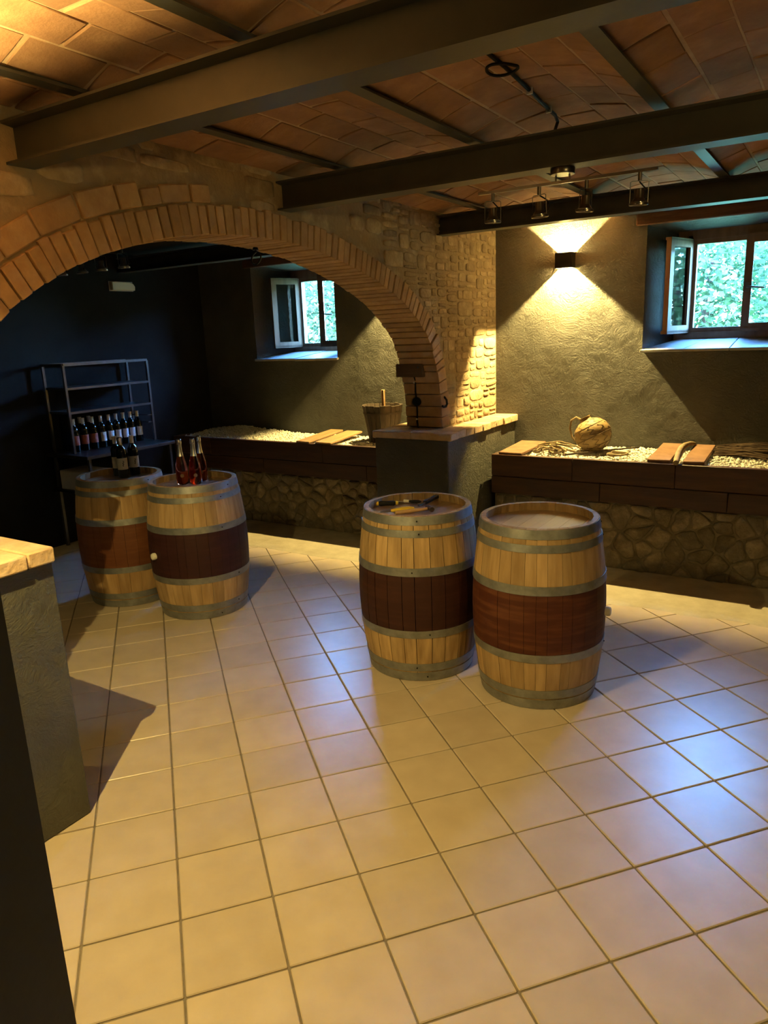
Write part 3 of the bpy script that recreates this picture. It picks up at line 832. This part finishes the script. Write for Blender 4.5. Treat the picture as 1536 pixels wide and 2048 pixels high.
b = MB(); b.tube([JM @ Vector(p) for p in ((-.035, .0, .155), (-.06, 0, .19), (-.11, 0, .185), (-.15, 0, .13), (-.165, 0, .06), (-.155, 0, .01))], .009, 8)
b.build('handle', M_rope, t, True)
o = MB().tube([(.10, 4.47, .885), (.25, 4.62, .892), (.40, 4.78, .894), (.56, 4.93, .896)], [.008, .006, .006, .007], 8).build('iron_rod', M_iron, None, True)
tag(o, 'thin dark iron rod lying across the gravel in front of the jug', 'rod')
p = [(.475 + (.075 + .004 * math.sin(k * .7)) * math.cos(k * .35), 4.60 + .075 * math.sin(k * .35), .885 + .004 * math.sin(k * .9) + .0003 * k) for k in range(44)]
tag(MB().tube(p, .007, 7).build('rope_coil', M_rope, None, True), 'small coil of rope on the gravel in front of the iron rod', 'rope')
# dark brush heap
random.seed(67)
t = thing('twig_brush', 'dark bristly twig brush lying against the wall at the right end of the gravel', 'brush', (1.35, 4.85, .88))
b = MB()
for k in range(420):
    a_ = random.uniform(-.35, .35); y = 4.86 + random.uniform(-.09, .09); x = 1.13 + random.uniform(0, .12); L = random.uniform(.3, .55); z = .885 + random.uniform(0, .085) * (1 - abs(y - 4.86) / .12)
    b.tube([(x, y, z), (x + L * .5, y + a_ * .15, z + random.uniform(0, .03)), (x + L, y + a_ * .3, z + random.uniform(-.03, .03))], .0022, 3, cap=False)
o = b.build('bristles', M_bristle, t); o['kind'] = 'stuff'
MB().tube([(1.55, 4.86, .92), (2.15, 4.8, .93)], .014, 8).build('handle', M_dkwood, t, True)
# stave bucket with a stick
BX, BY, BZ = -1.80, 4.80, .862
t = thing('stave_bucket', 'dark wooden stave bucket standing on the left gravel beside the plinth', 'bucket', (BX, BY, BZ))
nS = 22
for k in range(nS):
    a0, a1 = 2 * math.pi * (k + .04) / nS, 2 * math.pi * (k + .96) / nS; b = MB(); r0, r1, H = .135, .195, .35 + random.uniform(-.004, .006)
    vs = []
    for z, r in ((0, r0), (H, r1)):
        for rr in (r, r - .02):
            for a_ in (a0, a1): vs.append((BX + rr * math.cos(a_), BY + rr * math.sin(a_), BZ + z))
    b.poly(vs, [(0, 1, 5, 4), (2, 6, 7, 3), (0, 4, 6, 2), (1, 3, 7, 5), (4, 5, 7, 6), (0, 2, 3, 1)]); b.build('stave', M_basket, t)
b = MB().lathe([(.02, .02), (.13, .02), (.13, .035), (.0, .035)], 24, cx=BX, cy=BY); bmesh.ops.translate(b.bm, verts=b.bm.verts, vec=(0, 0, BZ)); b.build('bottom', M_basket, t)
for z in (.07, .27):
    r = .135 + .06 * z / .35
    b = MB().lathe([(r + .001, z), (r + .004, z), (r + .006, z + .018), (r + .003, z + .018)], 32, cx=BX, cy=BY, closed=True); bmesh.ops.translate(b.bm, verts=b.bm.verts, vec=(0, 0, BZ)); b.build('hoop', M_iron, t, True)
tag(MB().box(-1.802, -1.772, 4.79, 4.815, .90, 1.355).bevel(.004).build('wooden_stick', M_ltwood, None, True), 'pale wooden stick standing upright in the stave bucket', 'stick')

# ------------------------------------------------------------------ barrels
def stave_mat(name, stain, wood1, wood2, streak):
    m, n, l, p = new_mat(name)
    tc = n.new('ShaderNodeTexCoord'); oi = n.new('ShaderNodeObjectInfo')
    ml = n.new('ShaderNodeMath'); ml.operation = 'MULTIPLY'; ml.inputs[1].default_value = 50
    l.new(oi.outputs['Random'], ml.inputs[0])
    mp = n.new('ShaderNodeMapping'); mp.inputs['Scale'].default_value = (22, 22, 1.6); l.new(tc.outputs['Object'], mp.inputs[0])
    ad = n.new('ShaderNodeVectorMath'); l.new(mp.outputs[0], ad.inputs[0]); l.new(ml.outputs[0], ad.inputs[1])
    nz = n.new('ShaderNodeTexNoise'); nz.inputs['Scale'].default_value = 1.5; nz.inputs['Detail'].default_value = 6; l.new(ad.outputs[0], nz.inputs['Vector'])
    cr = n.new('ShaderNodeValToRGB'); cr.color_ramp.elements[0].color = (*wood1, 1); cr.color_ramp.elements[1].color = (*wood2, 1)
    cr.color_ramp.elements[0].position = .3; cr.color_ramp.elements[1].position = .66; l.new(nz.outputs[0], cr.inputs[0])
    hs = n.new('ShaderNodeHueSaturation'); mr = n.new('ShaderNodeMapRange'); mr.inputs['To Min'].default_value = .78; mr.inputs['To Max'].default_value = 1.12
    l.new(oi.outputs['Random'], mr.inputs[0]); l.new(mr.outputs[0], hs.inputs['Value']); l.new(cr.outputs[0], hs.inputs['Color'])
    # wine-stained belly: rough horizontal streaks
    m2 = n.new('ShaderNodeMapping'); m2.inputs['Scale'].default_value = (3, 3, 26); l.new(tc.outputs['Object'], m2.inputs[0])
    n2 = n.new('ShaderNodeTexNoise'); n2.inputs['Scale'].default_value = 1.4; n2.inputs['Detail'].default_value = 4; l.new(m2.outputs[0], n2.inputs['Vector'])
    c2 = n.new('ShaderNodeValToRGB'); c2.color_ramp.elements[0].color = (*stain, 1); c2.color_ramp.elements[1].color = (*streak, 1)
    c2.color_ramp.elements[0].position = .45; c2.color_ramp.elements[1].position = .85; l.new(n2.outputs[0], c2.inputs[0])
    sx = n.new('ShaderNodeSeparateXYZ'); l.new(tc.outputs['Object'], sx.inputs[0])
    sb = n.new('ShaderNodeMath'); sb.operation = 'SUBTRACT'; sb.inputs[1].default_value = .467; l.new(sx.outputs[2], sb.inputs[0])
    ab = n.new('ShaderNodeMath'); ab.operation = 'ABSOLUTE'; l.new(sb.outputs[0], ab.inputs[0])
    lt = n.new('ShaderNodeMath'); lt.operation = 'LESS_THAN'; lt.inputs[1].default_value = .175; l.new(ab.outputs[0], lt.inputs[0])
    mxx = n.new('ShaderNodeMix'); mxx.data_type = 'RGBA'; l.new(lt.outputs[0], mxx.inputs[0]); l.new(hs.outputs[0], mxx.inputs[6]); l.new(c2.outputs[0], mxx.inputs[7])
    l.new(mxx.outputs[2], p.inputs['Base Color'])
    p.inputs['Roughness'].default_value = .58; p.inputs['Specular IOR Level'].default_value = .3
    bp = n.new('ShaderNodeBump'); bp.inputs['Strength'].default_value = .25; bp.inputs['Distance'].default_value = .003; l.new(nz.outputs[0], bp.inputs['Height']); l.new(bp.outputs[0], p.inputs['Normal'])
    return m
M_head = textured('barrel_head_oak', (.20, .11, .055), (.32, .20, .11), 5, .30, .10, 40, .002, rnd=.15, stretch=(6, .8, 1), rough2=.38, spec=.9)
M_head.node_tree.nodes['Principled BSDF'].inputs['Coat Weight'].default_value = 1.0
M_head.node_tree.nodes['Principled BSDF'].inputs['Coat Roughness'].default_value = .30
BH = .94
def prof(z, rb=.345, re=.297):
    t = (z - BH / 2) / (BH / 2); return rb - (rb - re) * abs(t) ** 1.9
def barrel(label, x, y, seed, mat, gap, bung, rot):
    random.seed(seed)
    t = thing('wine_barrel', label, 'barrel', (0, 0, 0), group='oak wine barrels')
    n = 30; wd = [random.uniform(.65, 1.35) for _ in range(n)]; tot = sum(wd); a_ = 0; nz_ = 18
    for k in range(n):
        a0 = a_ + gap; a1 = a_ + 2 * math.pi * wd[k] / tot - gap; a_ += 2 * math.pi * wd[k] / tot
        b = MB(); rows = []; dr = random.uniform(-.0012, .0012)
        for i in range(nz_ + 1):
            z = BH * i / nz_; r = prof(z) + dr; ri = r - .026
            row = [(r * math.cos(q), r * math.sin(q), z) for q in (a0, a0 + (a1 - a0) / 3, a0 + 2 * (a1 - a0) / 3, a1)] + [(ri * math.cos(q), ri * math.sin(q), z) for q in (a1, a0)]
            rows.append([b.bm.verts.new(p) for p in row])
        for i in range(nz_):
            for j in range(6): b.bm.faces.new((rows[i][j], rows[i][(j + 1) % 6], rows[i + 1][(j + 1) % 6], rows[i + 1][j]))
        b.bm.faces.new(rows[0][::-1]); b.bm.faces.new(rows[-1])
        b.build('stave', mat, t, True)
    for z0, z1 in ((.893, .938), (.829, .867), (.622, .667), (.269, .313), (.064, .111), (.003, .056)):
        b = MB(); pr = []
        for i in range(4): z = z0 + (z1 - z0) * i / 3; pr.append((prof(z) + .0035, z))
        pr += [(prof(z1) + .001, z1), (prof(z0) + .001, z0)]
        h = b.lathe(pr, 64, closed=True).build('hoop', M_hoop, t, True)
        ar = rot + random.uniform(-.3, .3)
        for da in (0,):
            q = ar + da; zc = (z0 + z1) / 2; rr = prof(zc) + .0035
            b = MB(); b.tube([(rr * math.cos(q), rr * math.sin(q), zc), ((rr + .004) * math.cos(q), (rr + .004) * math.sin(q), zc)], .004, 8)
            o = b.build('rivet', M_blackmetal, None, True); o.parent = h
    # recessed head of joined boards
    R = prof(.9) - .024; xs = [-R, -.17, -.075, .03, .12, .205, R]
    for k in range(6):
        poly = [(R * math.cos(2 * math.pi * i / 64), R * math.sin(2 * math.pi * i / 64)) for i in range(64)]
        poly = clip(clip(poly, -1, 0, -(xs[k] + .0008)), 1, 0, xs[k + 1] - .0008)
        b = MB(); m = len(poly); b.poly([(u, v, z) for z in (.875, .895) for u, v in poly], [tuple(range(m))[::-1], tuple(range(m, 2 * m))] + [(i, (i + 1) % m, m + (i + 1) % m, m + i) for i in range(m)])
        o = b.build('head_board', M_head, t)
    b = MB().lathe([(0, .03), (R, .03), (R, .045), (0, .045)], 32); b.build('bottom_head', M_head, t)
    if bung is not None:
        q = bung; rr = prof(.455); b = MB()
        b.tube([((rr + d) * math.cos(q), (rr + d) * math.sin(q), .455) for d in (-.01, .004, .012, .024, .028)], [.024, .024, .025, .022, .014], 14)
        b.build('bung', M_white_plug, t, True)
    t.location = (x, y, 0)
    return t
M_b1 = stave_mat('oak_amber_belly', (.11, .036, .013), (.28, .165, .07), (.40, .26, .125), (.16, .06, .022))
M_b2 = stave_mat('oak_purple_belly', (.030, .008, .008), (.31, .195, .09), (.46, .315, .165), (.050, .015, .013))
M_b3 = stave_mat('oak_brown_belly', (.032, .009, .006), (.26, .165, .075), (.46, .315, .155), (.056, .018, .011))
M_b4 = stave_mat('oak_red_belly', (.060, .014, .006), (.30, .19, .087), (.43, .295, .15), (.14, .05, .02))
barrel('amber-bellied oak barrel holding three dark wine bottles, furthest left', -2.585, 2.345, 101, M_b1, .0022, None, .3)
barrel('purple-bellied oak barrel holding rose sparkling bottles, with white bung on its left', -1.893, 2.418, 102, M_b2, .0022, math.radians(-103), -.2)
barrel('dark-bellied oak barrel with weathered staves and hand tools on top', -.055, 2.358, 103, M_b3, .0052, None, -1.1)
barrel('red-bellied oak barrel with empty top and white bung on its right side', .651, 2.381, 104, M_b4, .0022, math.radians(8), .25)

# ------------------------------------------------------------------ bottles
HZ = .8955
def wine_bottle(label, loc, rz, lab_mat, foil, group, mark=True, la=1.35):
    t = thing('wine_bottle', label, 'bottle', (0, 0, 0), 0, group)
    MB().lathe([(0, .004), (.034, 0), (.0375, .006), (.0378, .19), (.036, .205), (.028, .222), (.0175, .236), (.0148, .25), (.0146, .292), (.0165, .294), (.0165, .300), (0, .3005)], 28).build('bottle_glass', M_wineglass, t, 'all')
    MB().lathe([(.0155, .242), (.0157, .288), (.0175, .293), (.0175, .3025), (.0, .303)], 24).build('capsule', foil, t, True)
    lb = MB().lathe([(.0382, .062), (.0383, .148)], 18, -la, la).build('paper_label', lab_mat, t, 'all')
    if mark:
        b = MB(); R = .0386; pts = [(.10, .13), (.16, .118), (.06, .112), (.12, .10), (.05, .094), (.10, .086)]
        vs = []
        for a_, z in pts: vs += [(R * math.cos(a_ * 2 - .05), R * math.sin(a_ * 2 - .05), z), (R * math.cos(a_ * 2 + .13), R * math.sin(a_ * 2 + .13), z)]
        b.poly(vs, [(2 * i, 2 * i + 1, 2 * i + 3, 2 * i + 2) for i in range(len(pts) - 1)])
        o = b.build('printed_sketch', M_ink, None); o.parent = lb
    t.location = loc; t.rotation_euler = (0, 0, rz)
    return t
CD = math.atan2(-1.08 - 2.4, 1.9 + 2.6)
wine_bottle('dark wine bottle with cream label on the far left barrel, left of the three', (-2.735, 2.455, HZ), CD + .2, M_label_c, M_foilw, 'bottles on the far left barrel')
wine_bottle('dark wine bottle with cream label on the far left barrel, front of the three', (-2.635, 2.425, HZ), CD - .1, M_label_c, M_foil, 'bottles on the far left barrel')
wine_bottle('dark wine bottle with cream label on the far left barrel, right of the three', (-2.635, 2.530, HZ), CD, M_label_c, M_foilw, 'bottles on the far left barrel')
def rose_bottle(label, loc, rz):
    t = thing('sparkling_bottle', label, 'bottle', (0, 0, 0), 0, 'rose sparkling bottles on a barrel')
    MB().lathe([(0, .008), (.030, 0), (.042, .008), (.0435, .05), (.0425, .10), (.037, .145), (.027, .185), (.0175, .225), (.0145, .26), (.0142, .30), (0, .301)], 32).build('bottle_glass', M_rose, t, 'all')
    MB().lathe([(.0235, .200), (.0185, .226), (.0155, .26), (.0152, .286), (.0185, .290), (.0185, .302), (.0165, .310), (.0165, .318), (.011, .324), (0, .326)], 24).build('foil_capsule', M_foil, t, True)
    b = MB(); R = .0441
    rim = [(R * math.cos(.30 * math.cos(2 * math.pi * i / 20)), R * math.sin(.30 * math.cos(2 * math.pi * i / 20)), .068 + .013 * math.sin(2 * math.pi * i / 20)) for i in range(20)]
    b.poly([(R + .0006, 0, .068)] + rim, [(0, 1 + i, 1 + (i + 1) % 20) for i in range(20)])
    b.build('round_emblem', M_terra, t)
    t.location = loc; t.rotation_euler = (0, 0, rz)
CD2 = math.atan2(-1.08 - 2.4, 1.9 + 1.9)
rose_bottle('rose sparkling wine bottle with silver foil on a barrel, left of the three', (-1.975, 2.400, HZ), CD2)
rose_bottle('rose sparkling wine bottle with silver foil on a barrel, front right of the three', (-1.893, 2.448, HZ), CD2)
rose_bottle('rose sparkling wine bottle with silver foil on a barrel, half hidden at the back right', (-1.945, 2.555, HZ), CD2)

# ------------------------------------------------------------------ metal shelf on the far wall
SX0, SX1, SY0, SY1, SZ = -4.27, -3.97, 2.955, 3.885, .915
t = thing('metal_shelf', 'grey metal shelving unit over a narrow table on the far wall, holding wine bottles', 'shelf', (-4.0, 3.4, 0))
for x in (SX0, SX1):
    for y in (SY0, SY1): bxo('post', (x - .011, x + .011, y - .011, y + .011, SZ, 1.705), M_shelfmetal, t)
b = MB()
for x in (SX0, SX1): b.box(x - .012, x + .012, SY0, SY1, 1.70, 1.722)
for y in (SY0, SY1): b.box(SX0, SX1, y - .012, y + .012, 1.70, 1.722)
b.build('top_frame', M_shelfmetal, t)
for z in (1.50, 1.285): bxo('shelf_board', (SX0 - .01, SX1 + .012, SY0, SY1, z - .011, z + .009), M_shelfmetal, t)
for z in (1.10, 1.17): MB().tube([(SX0, SY1 - .055, z), (SX1, SY1 - .055, z), (SX1, SY1, z)], .006, 6).build('side_rail', M_shelfmetal, t)
bxo('table_top', (-4.31, -3.70, 2.885, 3.905, SZ - .03, SZ), M_shelfmetal, t, .003)
for x, y in ((-4.27, 2.95), (-4.27, 3.85), (-3.74, 2.93), (-3.74, 3.86)): bxo('leg', (x - .013, x + .013, y - .013, y + .013, 0, SZ - .03), M_shelfmetal, t)
bxo('lower_shelf', (-4.29, -3.72, 2.90, 3.88, .555, .575), M_blackmetal, t)
tag(bxo('storage_box', (-4.20, -3.76, 2.925, 3.20, .576, .755), M_box, None, .008), 'plain white box on the low shelf behind the far left barrel', 'box')
ordn = ['first', 'second', 'third', 'fourth', 'fifth', 'sixth']
CDS = math.atan2(-1.08 - 3.4, 1.9 + 4.1)
for k, y in enumerate((3.345, 3.435, 3.52, 3.605, 3.69, 3.775)):
    wine_bottle('dark bottle with white label on the metal shelf, %s of six from the left' % ordn[k], (-4.07, y, SZ + .001), CDS + .95 + random.uniform(-.1, .1), M_label_w, M_foilw, 'white-labelled bottles on the shelf')
for k, (x, y) in enumerate(((-4.07, 3.05), (-4.07, 3.15), (-4.07, 3.25))):
    wine_bottle('dark bottle with red label on the metal shelf, %s of three in the front row' % ordn[k], (x, y, SZ + .001), CDS - .1, M_label_r, M_foilw, 'red-labelled bottles on the shelf', False)
for k, (x, y) in enumerate(((-4.17, 3.19), (-4.17, 3.29))):
    wine_bottle('dark bottle half hidden in the back row behind the red labels, %s one' % ('left', 'right')[k], (x, y, SZ + .001), CDS - .1, M_label_r, M_foilw, 'red-labelled bottles on the shelf', False)
# pale emergency lamp on the far wall
t = thing('emergency_light', 'small pale rounded light fitting high on the black far wall', 'light fitting', (XL, 3.98, 2.43))
b = MB(); pr = [(3.845, 2.392), (4.115, 2.392), (4.12, 2.43), (4.10, 2.458), (4.06, 2.472), (3.84, 2.474)]
b.poly([(x, y, z) for x in (XL + .001, XL + .05) for y, z in pr], [tuple(range(6)), tuple(range(6, 12))[::-1]] + [(i, i + 6, (i + 1) % 6 + 6, (i + 1) % 6) for i in range(6)])
bmesh.ops.recalc_face_normals(b.bm, faces=b.bm.faces)
b.bevel(.006).build('cover', M_white_plug, t, True)
bxo('back_plate', (XL + .0002, XL + .004, 3.835, 4.125, 2.386, 2.480), M_box, t)

# ------------------------------------------------------------------ spotlight bars under the middle beam
def spot_bar(label, xc, yc, zb, tilts):
    t = thing('spotlight_bar', label, 'spotlight bar', (0, 0, 0), 0, 'four-headed spotlight bars')
    MB().lathe([(0, 0), (.05, 0), (.052, -.004), (.052, -.024), (.05, -.027), (0, -.027)], 28).build('canopy', M_chrome, t, True)
    for x in (-.03, .03): MB().tube([(x, 0, -.027), (x, 0, -.052)], .004, 6).build('hanger', M_chrome, t, True)
    b = MB().box(-.395, .395, -.006, .006, -.062, -.050); b.build('bar', M_chrome, t)
    for x, ti in zip((-.325, -.105, .105, .325), tilts):
        st = MB().tube([(x, 0, -.062), (x, 0, -.095)], .008, 10).build('spot_head', M_chrome, t, True)
        def sub(b, nm_, mat, sm=True):
            bmesh.ops.transform(b.bm, matrix=Matrix.Translation((x, 0, -.095)) @ Matrix.Rotation(ti, 4, 'Z') @ Matrix.Rotation(.08, 4, 'X'), verts=b.bm.verts)
            o = b.build(nm_, mat, None, sm); o.parent = st
        sub(MB().tube([(-.036, 0, -.09), (-.036, 0, -.004), (-.03, 0, 0), (.03, 0, 0), (.036, 0, -.004), (.036, 0, -.09)], .0018, 6), 'yoke', M_chrome)
        sub(MB().lathe([(0, -.028), (.018, -.028), (.019, -.032), (.019, -.062), (.021, -.066), (.030, -.080), (.0, -.080)], 20), 'lamp_can', M_chrome)
        sub(MB().lathe([(.034, -.082), (.038, -.084), (.038, -.092), (.034, -.094), (.029, -.092), (.029, -.084)], 24, closed=True), 'bezel', M_chrome)
        sub(MB().tube([(0, .004, -.002), (.02, .02, -.02), (.042, .018, -.04), (.044, .01, -.065), (.024, 0, -.072)], .003, 6), 'lamp_cable', M_black_rubber)
        sub(MB().lathe([(0, -.082), (.029, -.082), (.029, -.079), (0, -.079)], 20), 'lamp_glass', M_foil)
    t.location = (xc, yc, zb)
    return t
spot_bar('nickel bar of four unlit spotlights under the middle beam, above the near barrels', .80, 2.206, 2.535, (.5, -.3, 1.1, .4))
spot_bar('nickel bar of four unlit spotlights seen through the arch at the left', -2.42, 2.206, 2.535, (.2, -.5, .7, .3))

# ------------------------------------------------------------------ cable, hooks, junction bits
t = thing('ceiling_cable', 'black cable clipped along the brick ceiling with a coiled loop', 'cable', (.75, 1.9, 2.79))
pts = [(.79, .74, 2.775), (.785, 1.2, 2.788), (.77, 1.64, 2.788), (.745, 1.95, 2.788), (.725, 2.15, 2.788), (.712, 2.35, 2.786), (.70, 2.42, 2.775), (.71, 2.36, 2.73), (.75, 2.266, 2.685)]
cp = []
for i in range(len(pts) - 1):
    for k in range(5): cp.append(Vector(pts[i]).lerp(Vector(pts[i + 1]), k / 5))
cp.append(Vector(pts[-1]))
MB().tube(cp, .0075, 8).build('cord', M_black_rubber, t, True)
MB().tube([(.768 + .055 * math.cos(a_ * .2618), 1.62 + .062 * math.sin(a_ * .2618), 2.776 + .003 * math.sin(a_ * .5)) for a_ in range(24)], .0055, 6, closed=True).build('coil', M_black_rubber, t, True)
for y, x in ((1.95, .745), (2.25, .718)):
    bxo('clip', (x - .012, x + .012, y - .006, y + .006, 2.774, 2.798), M_white_plug, t)
t = thing('iron_ring', 'black iron ring hanging from the underside of the arch', 'ring', (-.98, 2.22, 2.372))
MB().tube([(-.98, 2.22, 2.39), (-.98, 2.22, 2.345)], .006, 8).build('eye_bolt', M_blackmetal, t, True)
MB().lathe([(0, 2.36), (.018, 2.36), (.012, 2.378), (0, 2.378)], 14, cx=-.98, cy=2.22).build('boss', M_blackmetal, t, True)
MB().tube([(-.98 + .034 * math.cos(a_ * .2618), 2.22 + .01 * math.sin(a_ * .2618), 2.315 + .034 * math.sin(a_ * .2618)) for a_ in range(24)], .0045, 6, closed=True).build('loop', M_blackmetal, t, True)
# jamb of the arch: timber block, cable, round switch, hook
yj = arc_at(SL - .03)[0]
t = thing('timber_block', 'dark timber block fixed across the arch jamb above a cable', 'wood block', (-.955, 3.90, 1.56))
MB().box(-1.075, -.835, 3.865, 3.95, 1.535, 1.635).bevel(.006).build('block', textured('block_wood', (.10, .055, .028), (.17, .10, .055), 6, .7, .4, 40, .005, stretch=(.4, 4, 4)), t, True)
for x in (-1.04, -.87): MB().tube([(x, 3.867, 1.61), (x, 3.858, 1.61)], .007, 8).build('screw', M_foil, t, True)
t = thing('jamb_switch', 'round black switch on a cable running down the arch jamb', 'switch', (-.94, 3.94, 1.34))
cab = [(-.93, 3.90, 1.535), (-.932, 3.925, 1.50), (-.936, 3.928, 1.42), (-.932, 3.936, 1.34), (-.934, 3.945, 1.26), (-.942, 3.953, 1.19), (-.936, 3.957, 1.13)]
MB().tube(cab, .006, 7).build('cable', M_black_rubber, t, True)
b = MB(); b.tube([(-.932, 3.948, 1.34), (-.932, 3.925, 1.34), (-.932, 3.918, 1.34)], [.035, .035, .028], 20); b.build('switch_body', M_black_rubber, t, True)
for z, y in ((1.49, 3.925), (1.20, 3.953)):
    b = MB(); b.tube([(-.942, y + .006, z), (-.942, y - .010, z)], .008, 10); b.build('clip', M_white_plug, t, True)
o = MB().tube([(-.735, 3.995, 1.375), (-.715, 3.995, 1.372), (-.698, 3.995, 1.35), (-.695, 3.995, 1.318), (-.70, 3.985, 1.30), (-.71, 3.965, 1.298), (-.712, 3.95, 1.308)], .009, 8).build('wall_hook', M_blackmetal, None, True)
tag(o, 'black metal hook on the pillar edge beside the round switch', 'hook')

# ------------------------------------------------------------------ tools on the weathered barrel
def rod(name, p, q, r, mat, parent, n=10, r2=None):
    return MB().tube([p, q], [r, r2 if r2 is not None else r], n).build(name, mat, parent, True)
z = HZ + .016
t = thing('screwdriver', 'thick black and yellow handled screwdriver on the barrel top', 'screwdriver', (-.27, 2.38, HZ))
b = MB(); P0, P1 = Vector((-.335, 2.365, z)), Vector((-.225, 2.43, z)); b.tube([P0.lerp(P1, k) for k in (.12, .2, .5, .8, .9)], [.012, .0155, .014, .0155, .010], 12); b.build('handle', M_black_rubber, t, True)
b = MB(); b.tube([P0.lerp(P1, k) for k in (0, .03, .12)], [.010, .0135, .0135], 12); b.build('handle_end', M_yellow, t, True)
b = MB(); b.tube([P0.lerp(P1, k) for k in (.9, .96, 1.02)], [.0125, .0125, .008], 12); b.build('collar', M_yellow, t, True)
rod('shaft', P0.lerp(P1, 1.02), P0.lerp(P1, 1.9) + Vector((0, 0, -.008)), .0032, M_iron, t)
t = thing('screwdriver', 'slim screwdriver with pale collar behind the thick-handled one', 'screwdriver', (-.2, 2.50, HZ))
rod('shaft', (-.31, 2.475, HZ + .006), (-.225, 2.50, HZ + .010), .003, M_chrome, t)
rod('collar', (-.225, 2.50, HZ + .012), (-.195, 2.508, HZ + .012), .0115, M_white_plug, t, 10, .009)
b = MB(); b.tube([(-.195, 2.508, HZ + .011), (-.17, 2.515, HZ + .0115), (-.14, 2.523, HZ + .0115), (-.125, 2.527, HZ + .011)], [.007, .010, .0105, .005], 10); b.build('handle', M_black_rubber, t, True)
t = thing('pliers', 'yellow-handled pliers lying at the front of the barrel top', 'pliers', (-.15, 2.28, HZ))
b = MB(); b.tube([(-.170, 2.262, z - .004), (-.14, 2.285, z), (-.095, 2.315, z), (-.07, 2.342, z - .002)], [.008, .012, .012, .007], 10); b.build('grip', M_yellow, t, True)
b = MB(); b.tube([(-.165, 2.278, z - .004), (-.135, 2.315, z), (-.10, 2.345, z), (-.08, 2.365, z - .002)], [.008, .011, .011, .006], 10); b.build('grip', M_yellow, t, True)
for dy in (0, .022): rod('jaw', (-.170, 2.265 + dy * .5, HZ + .012), (-.225, 2.215 + dy, HZ + .008), .006, M_chrome, t, 8, .0025)
t = thing('folding_knife', 'black folding knife with a steel edge on the right of the barrel top', 'knife', (-.1, 2.53, HZ))
KM = Matrix.Translation((-.085, 2.555, HZ + .016)) @ Matrix.Rotation(math.radians(82), 4, 'Z') @ Matrix.Rotation(math.radians(-6), 4, 'Y')
MB().box(-.045, .085, -.012, .012, -.009, .012, KM).bevel(.005, 2).build('handle', M_black_rubber, t, True)
MB().box(-.04, .08, -.0125, -.0095, .006, .0135, KM).build('steel_edge', M_chrome, t)
MB().box(-.105, -.045, -.008, .008, -.004, .005, KM).bevel(.002).build('bolster', M_chrome, t)
t = thing('hammer', 'small hammer with wooden handle lying at the front of the barrel top', 'hammer', (-.03, 2.36, HZ))
b = MB(); b.tube([(-.125, 2.235, HZ + .012), (-.08, 2.285, HZ + .013), (-.03, 2.345, HZ + .014), (.0, 2.382, HZ + .015)], [.010, .0115, .010, .008], 12); b.build('handle', M_hammerwood, t, True)
b = MB(); d = Vector((.64, .77, 0)); e = Vector((.77, -.64, 0)); c0 = Vector((.004, 2.388, HZ + .017))
b.tube([c0 - e * .045, c0 - e * .03, c0 - e * .008, c0 + e * .01, c0 + e * .03, c0 + e * .045], [.006, .010, .0125, .0125, .010, .0145], 12); b.build('head', M_iron, t, True)

# ------------------------------------------------------------------ outside: ground, bushes beyond the windows
gr = bxo('ground_outside', (-14, 9, YB + .01, 19, 1.2, 1.5), textured('grass_ground', (.16, .22, .08), (.26, .34, .13), 3, .9, 0)); tag(gr, 'pale green grassy ground outside the windows', 'ground', kind='structure')
def bush(label, x, y, z0, rx, rz, n, mat, seed, dense=1.0):
    random.seed(seed)
    t = thing('leafy_tree', label, 'tree', (x, y, 1.5), group='trees outside the windows')
    rod('trunk', (x, y, 1.5), (x + .1, y, z0 + rz * .4), .09, M_dkwood, t, 8, .05)
    verts, faces = [], []
    for k in range(int(n * 2.1)):
        while True:
            v = Vector((random.uniform(-1, 1), random.uniform(-1, 1), random.uniform(-1, 1)))
            if v.x ** 2 + v.y ** 2 < 1: break
        p = Vector((v.x * rx, v.y * rx * .7, v.z * rz)) + Vector((0, 0, z0 - 1.5))
        a_ = Vector((random.uniform(-1, 1), random.uniform(-1, 1), random.uniform(-.9, .3))).normalized()
        s_ = a_.cross(Vector((random.uniform(-1, 1), random.uniform(-1, 1), random.uniform(-1, 1)))).normalized()
        L = random.uniform(.06, .115); W_ = L * .28; o = len(verts)
        for q in (p, p + a_ * L * .5 + s_ * W_, p + a_ * L, p + a_ * L * .5 - s_ * W_): verts.append(tuple(q))
        faces.append((o, o + 1, o + 2, o + 3))
    me = bpy.data.meshes.new('crown'); me.from_pydata(verts, [], faces); me.materials.append(mat)
    o = link('crown', me, t); o['kind'] = 'stuff'
L1 = leaf_mat('leaf_green', (.075, .135, .052)); L2 = leaf_mat('leaf_pale', (.105, .145, .066)); L3 = leaf_mat('leaf_blue', (.062, .10, .052))
bush('bright green tree straight outside the right window', .35, 9.0, 2.28, 1.05, .84, 4200, L1, 201)
bush('pale leafy tree right of the window view', 2.55, 9.2, 2.28, 1.0, .84, 3400, L2, 202)
bush('bluish tree behind the gap left of the bright green one', -1.3, 10.9, 2.28, .9, .84, 2600, L3, 203)
bush('bluish tree behind the gap right of the bright green one', 1.45, 11.2, 2.28, .95, .84, 2800, L3, 207)
bush('pale tree outside the far window', -5.3, 8.6, 2.28, 1.05, .84, 4200, L2, 204)
bush('dense green tree further left outside the far window', -7.6, 10.0, 2.28, 1.15, .84, 3600, L1, 205)
bush('tall bluish tree behind the pale one outside the far window', -5.9, 11.4, 2.28, 1.2, .84, 3200, L3, 206)
bush('green bush far right of the right window', 4.7, 9.6, 2.28, 1.05, .84, 3200, L1, 208)
bush('bluish bush at the far right edge of the garden', 7.0, 10.2, 2.28, 1.1, .84, 2800, L3, 209)
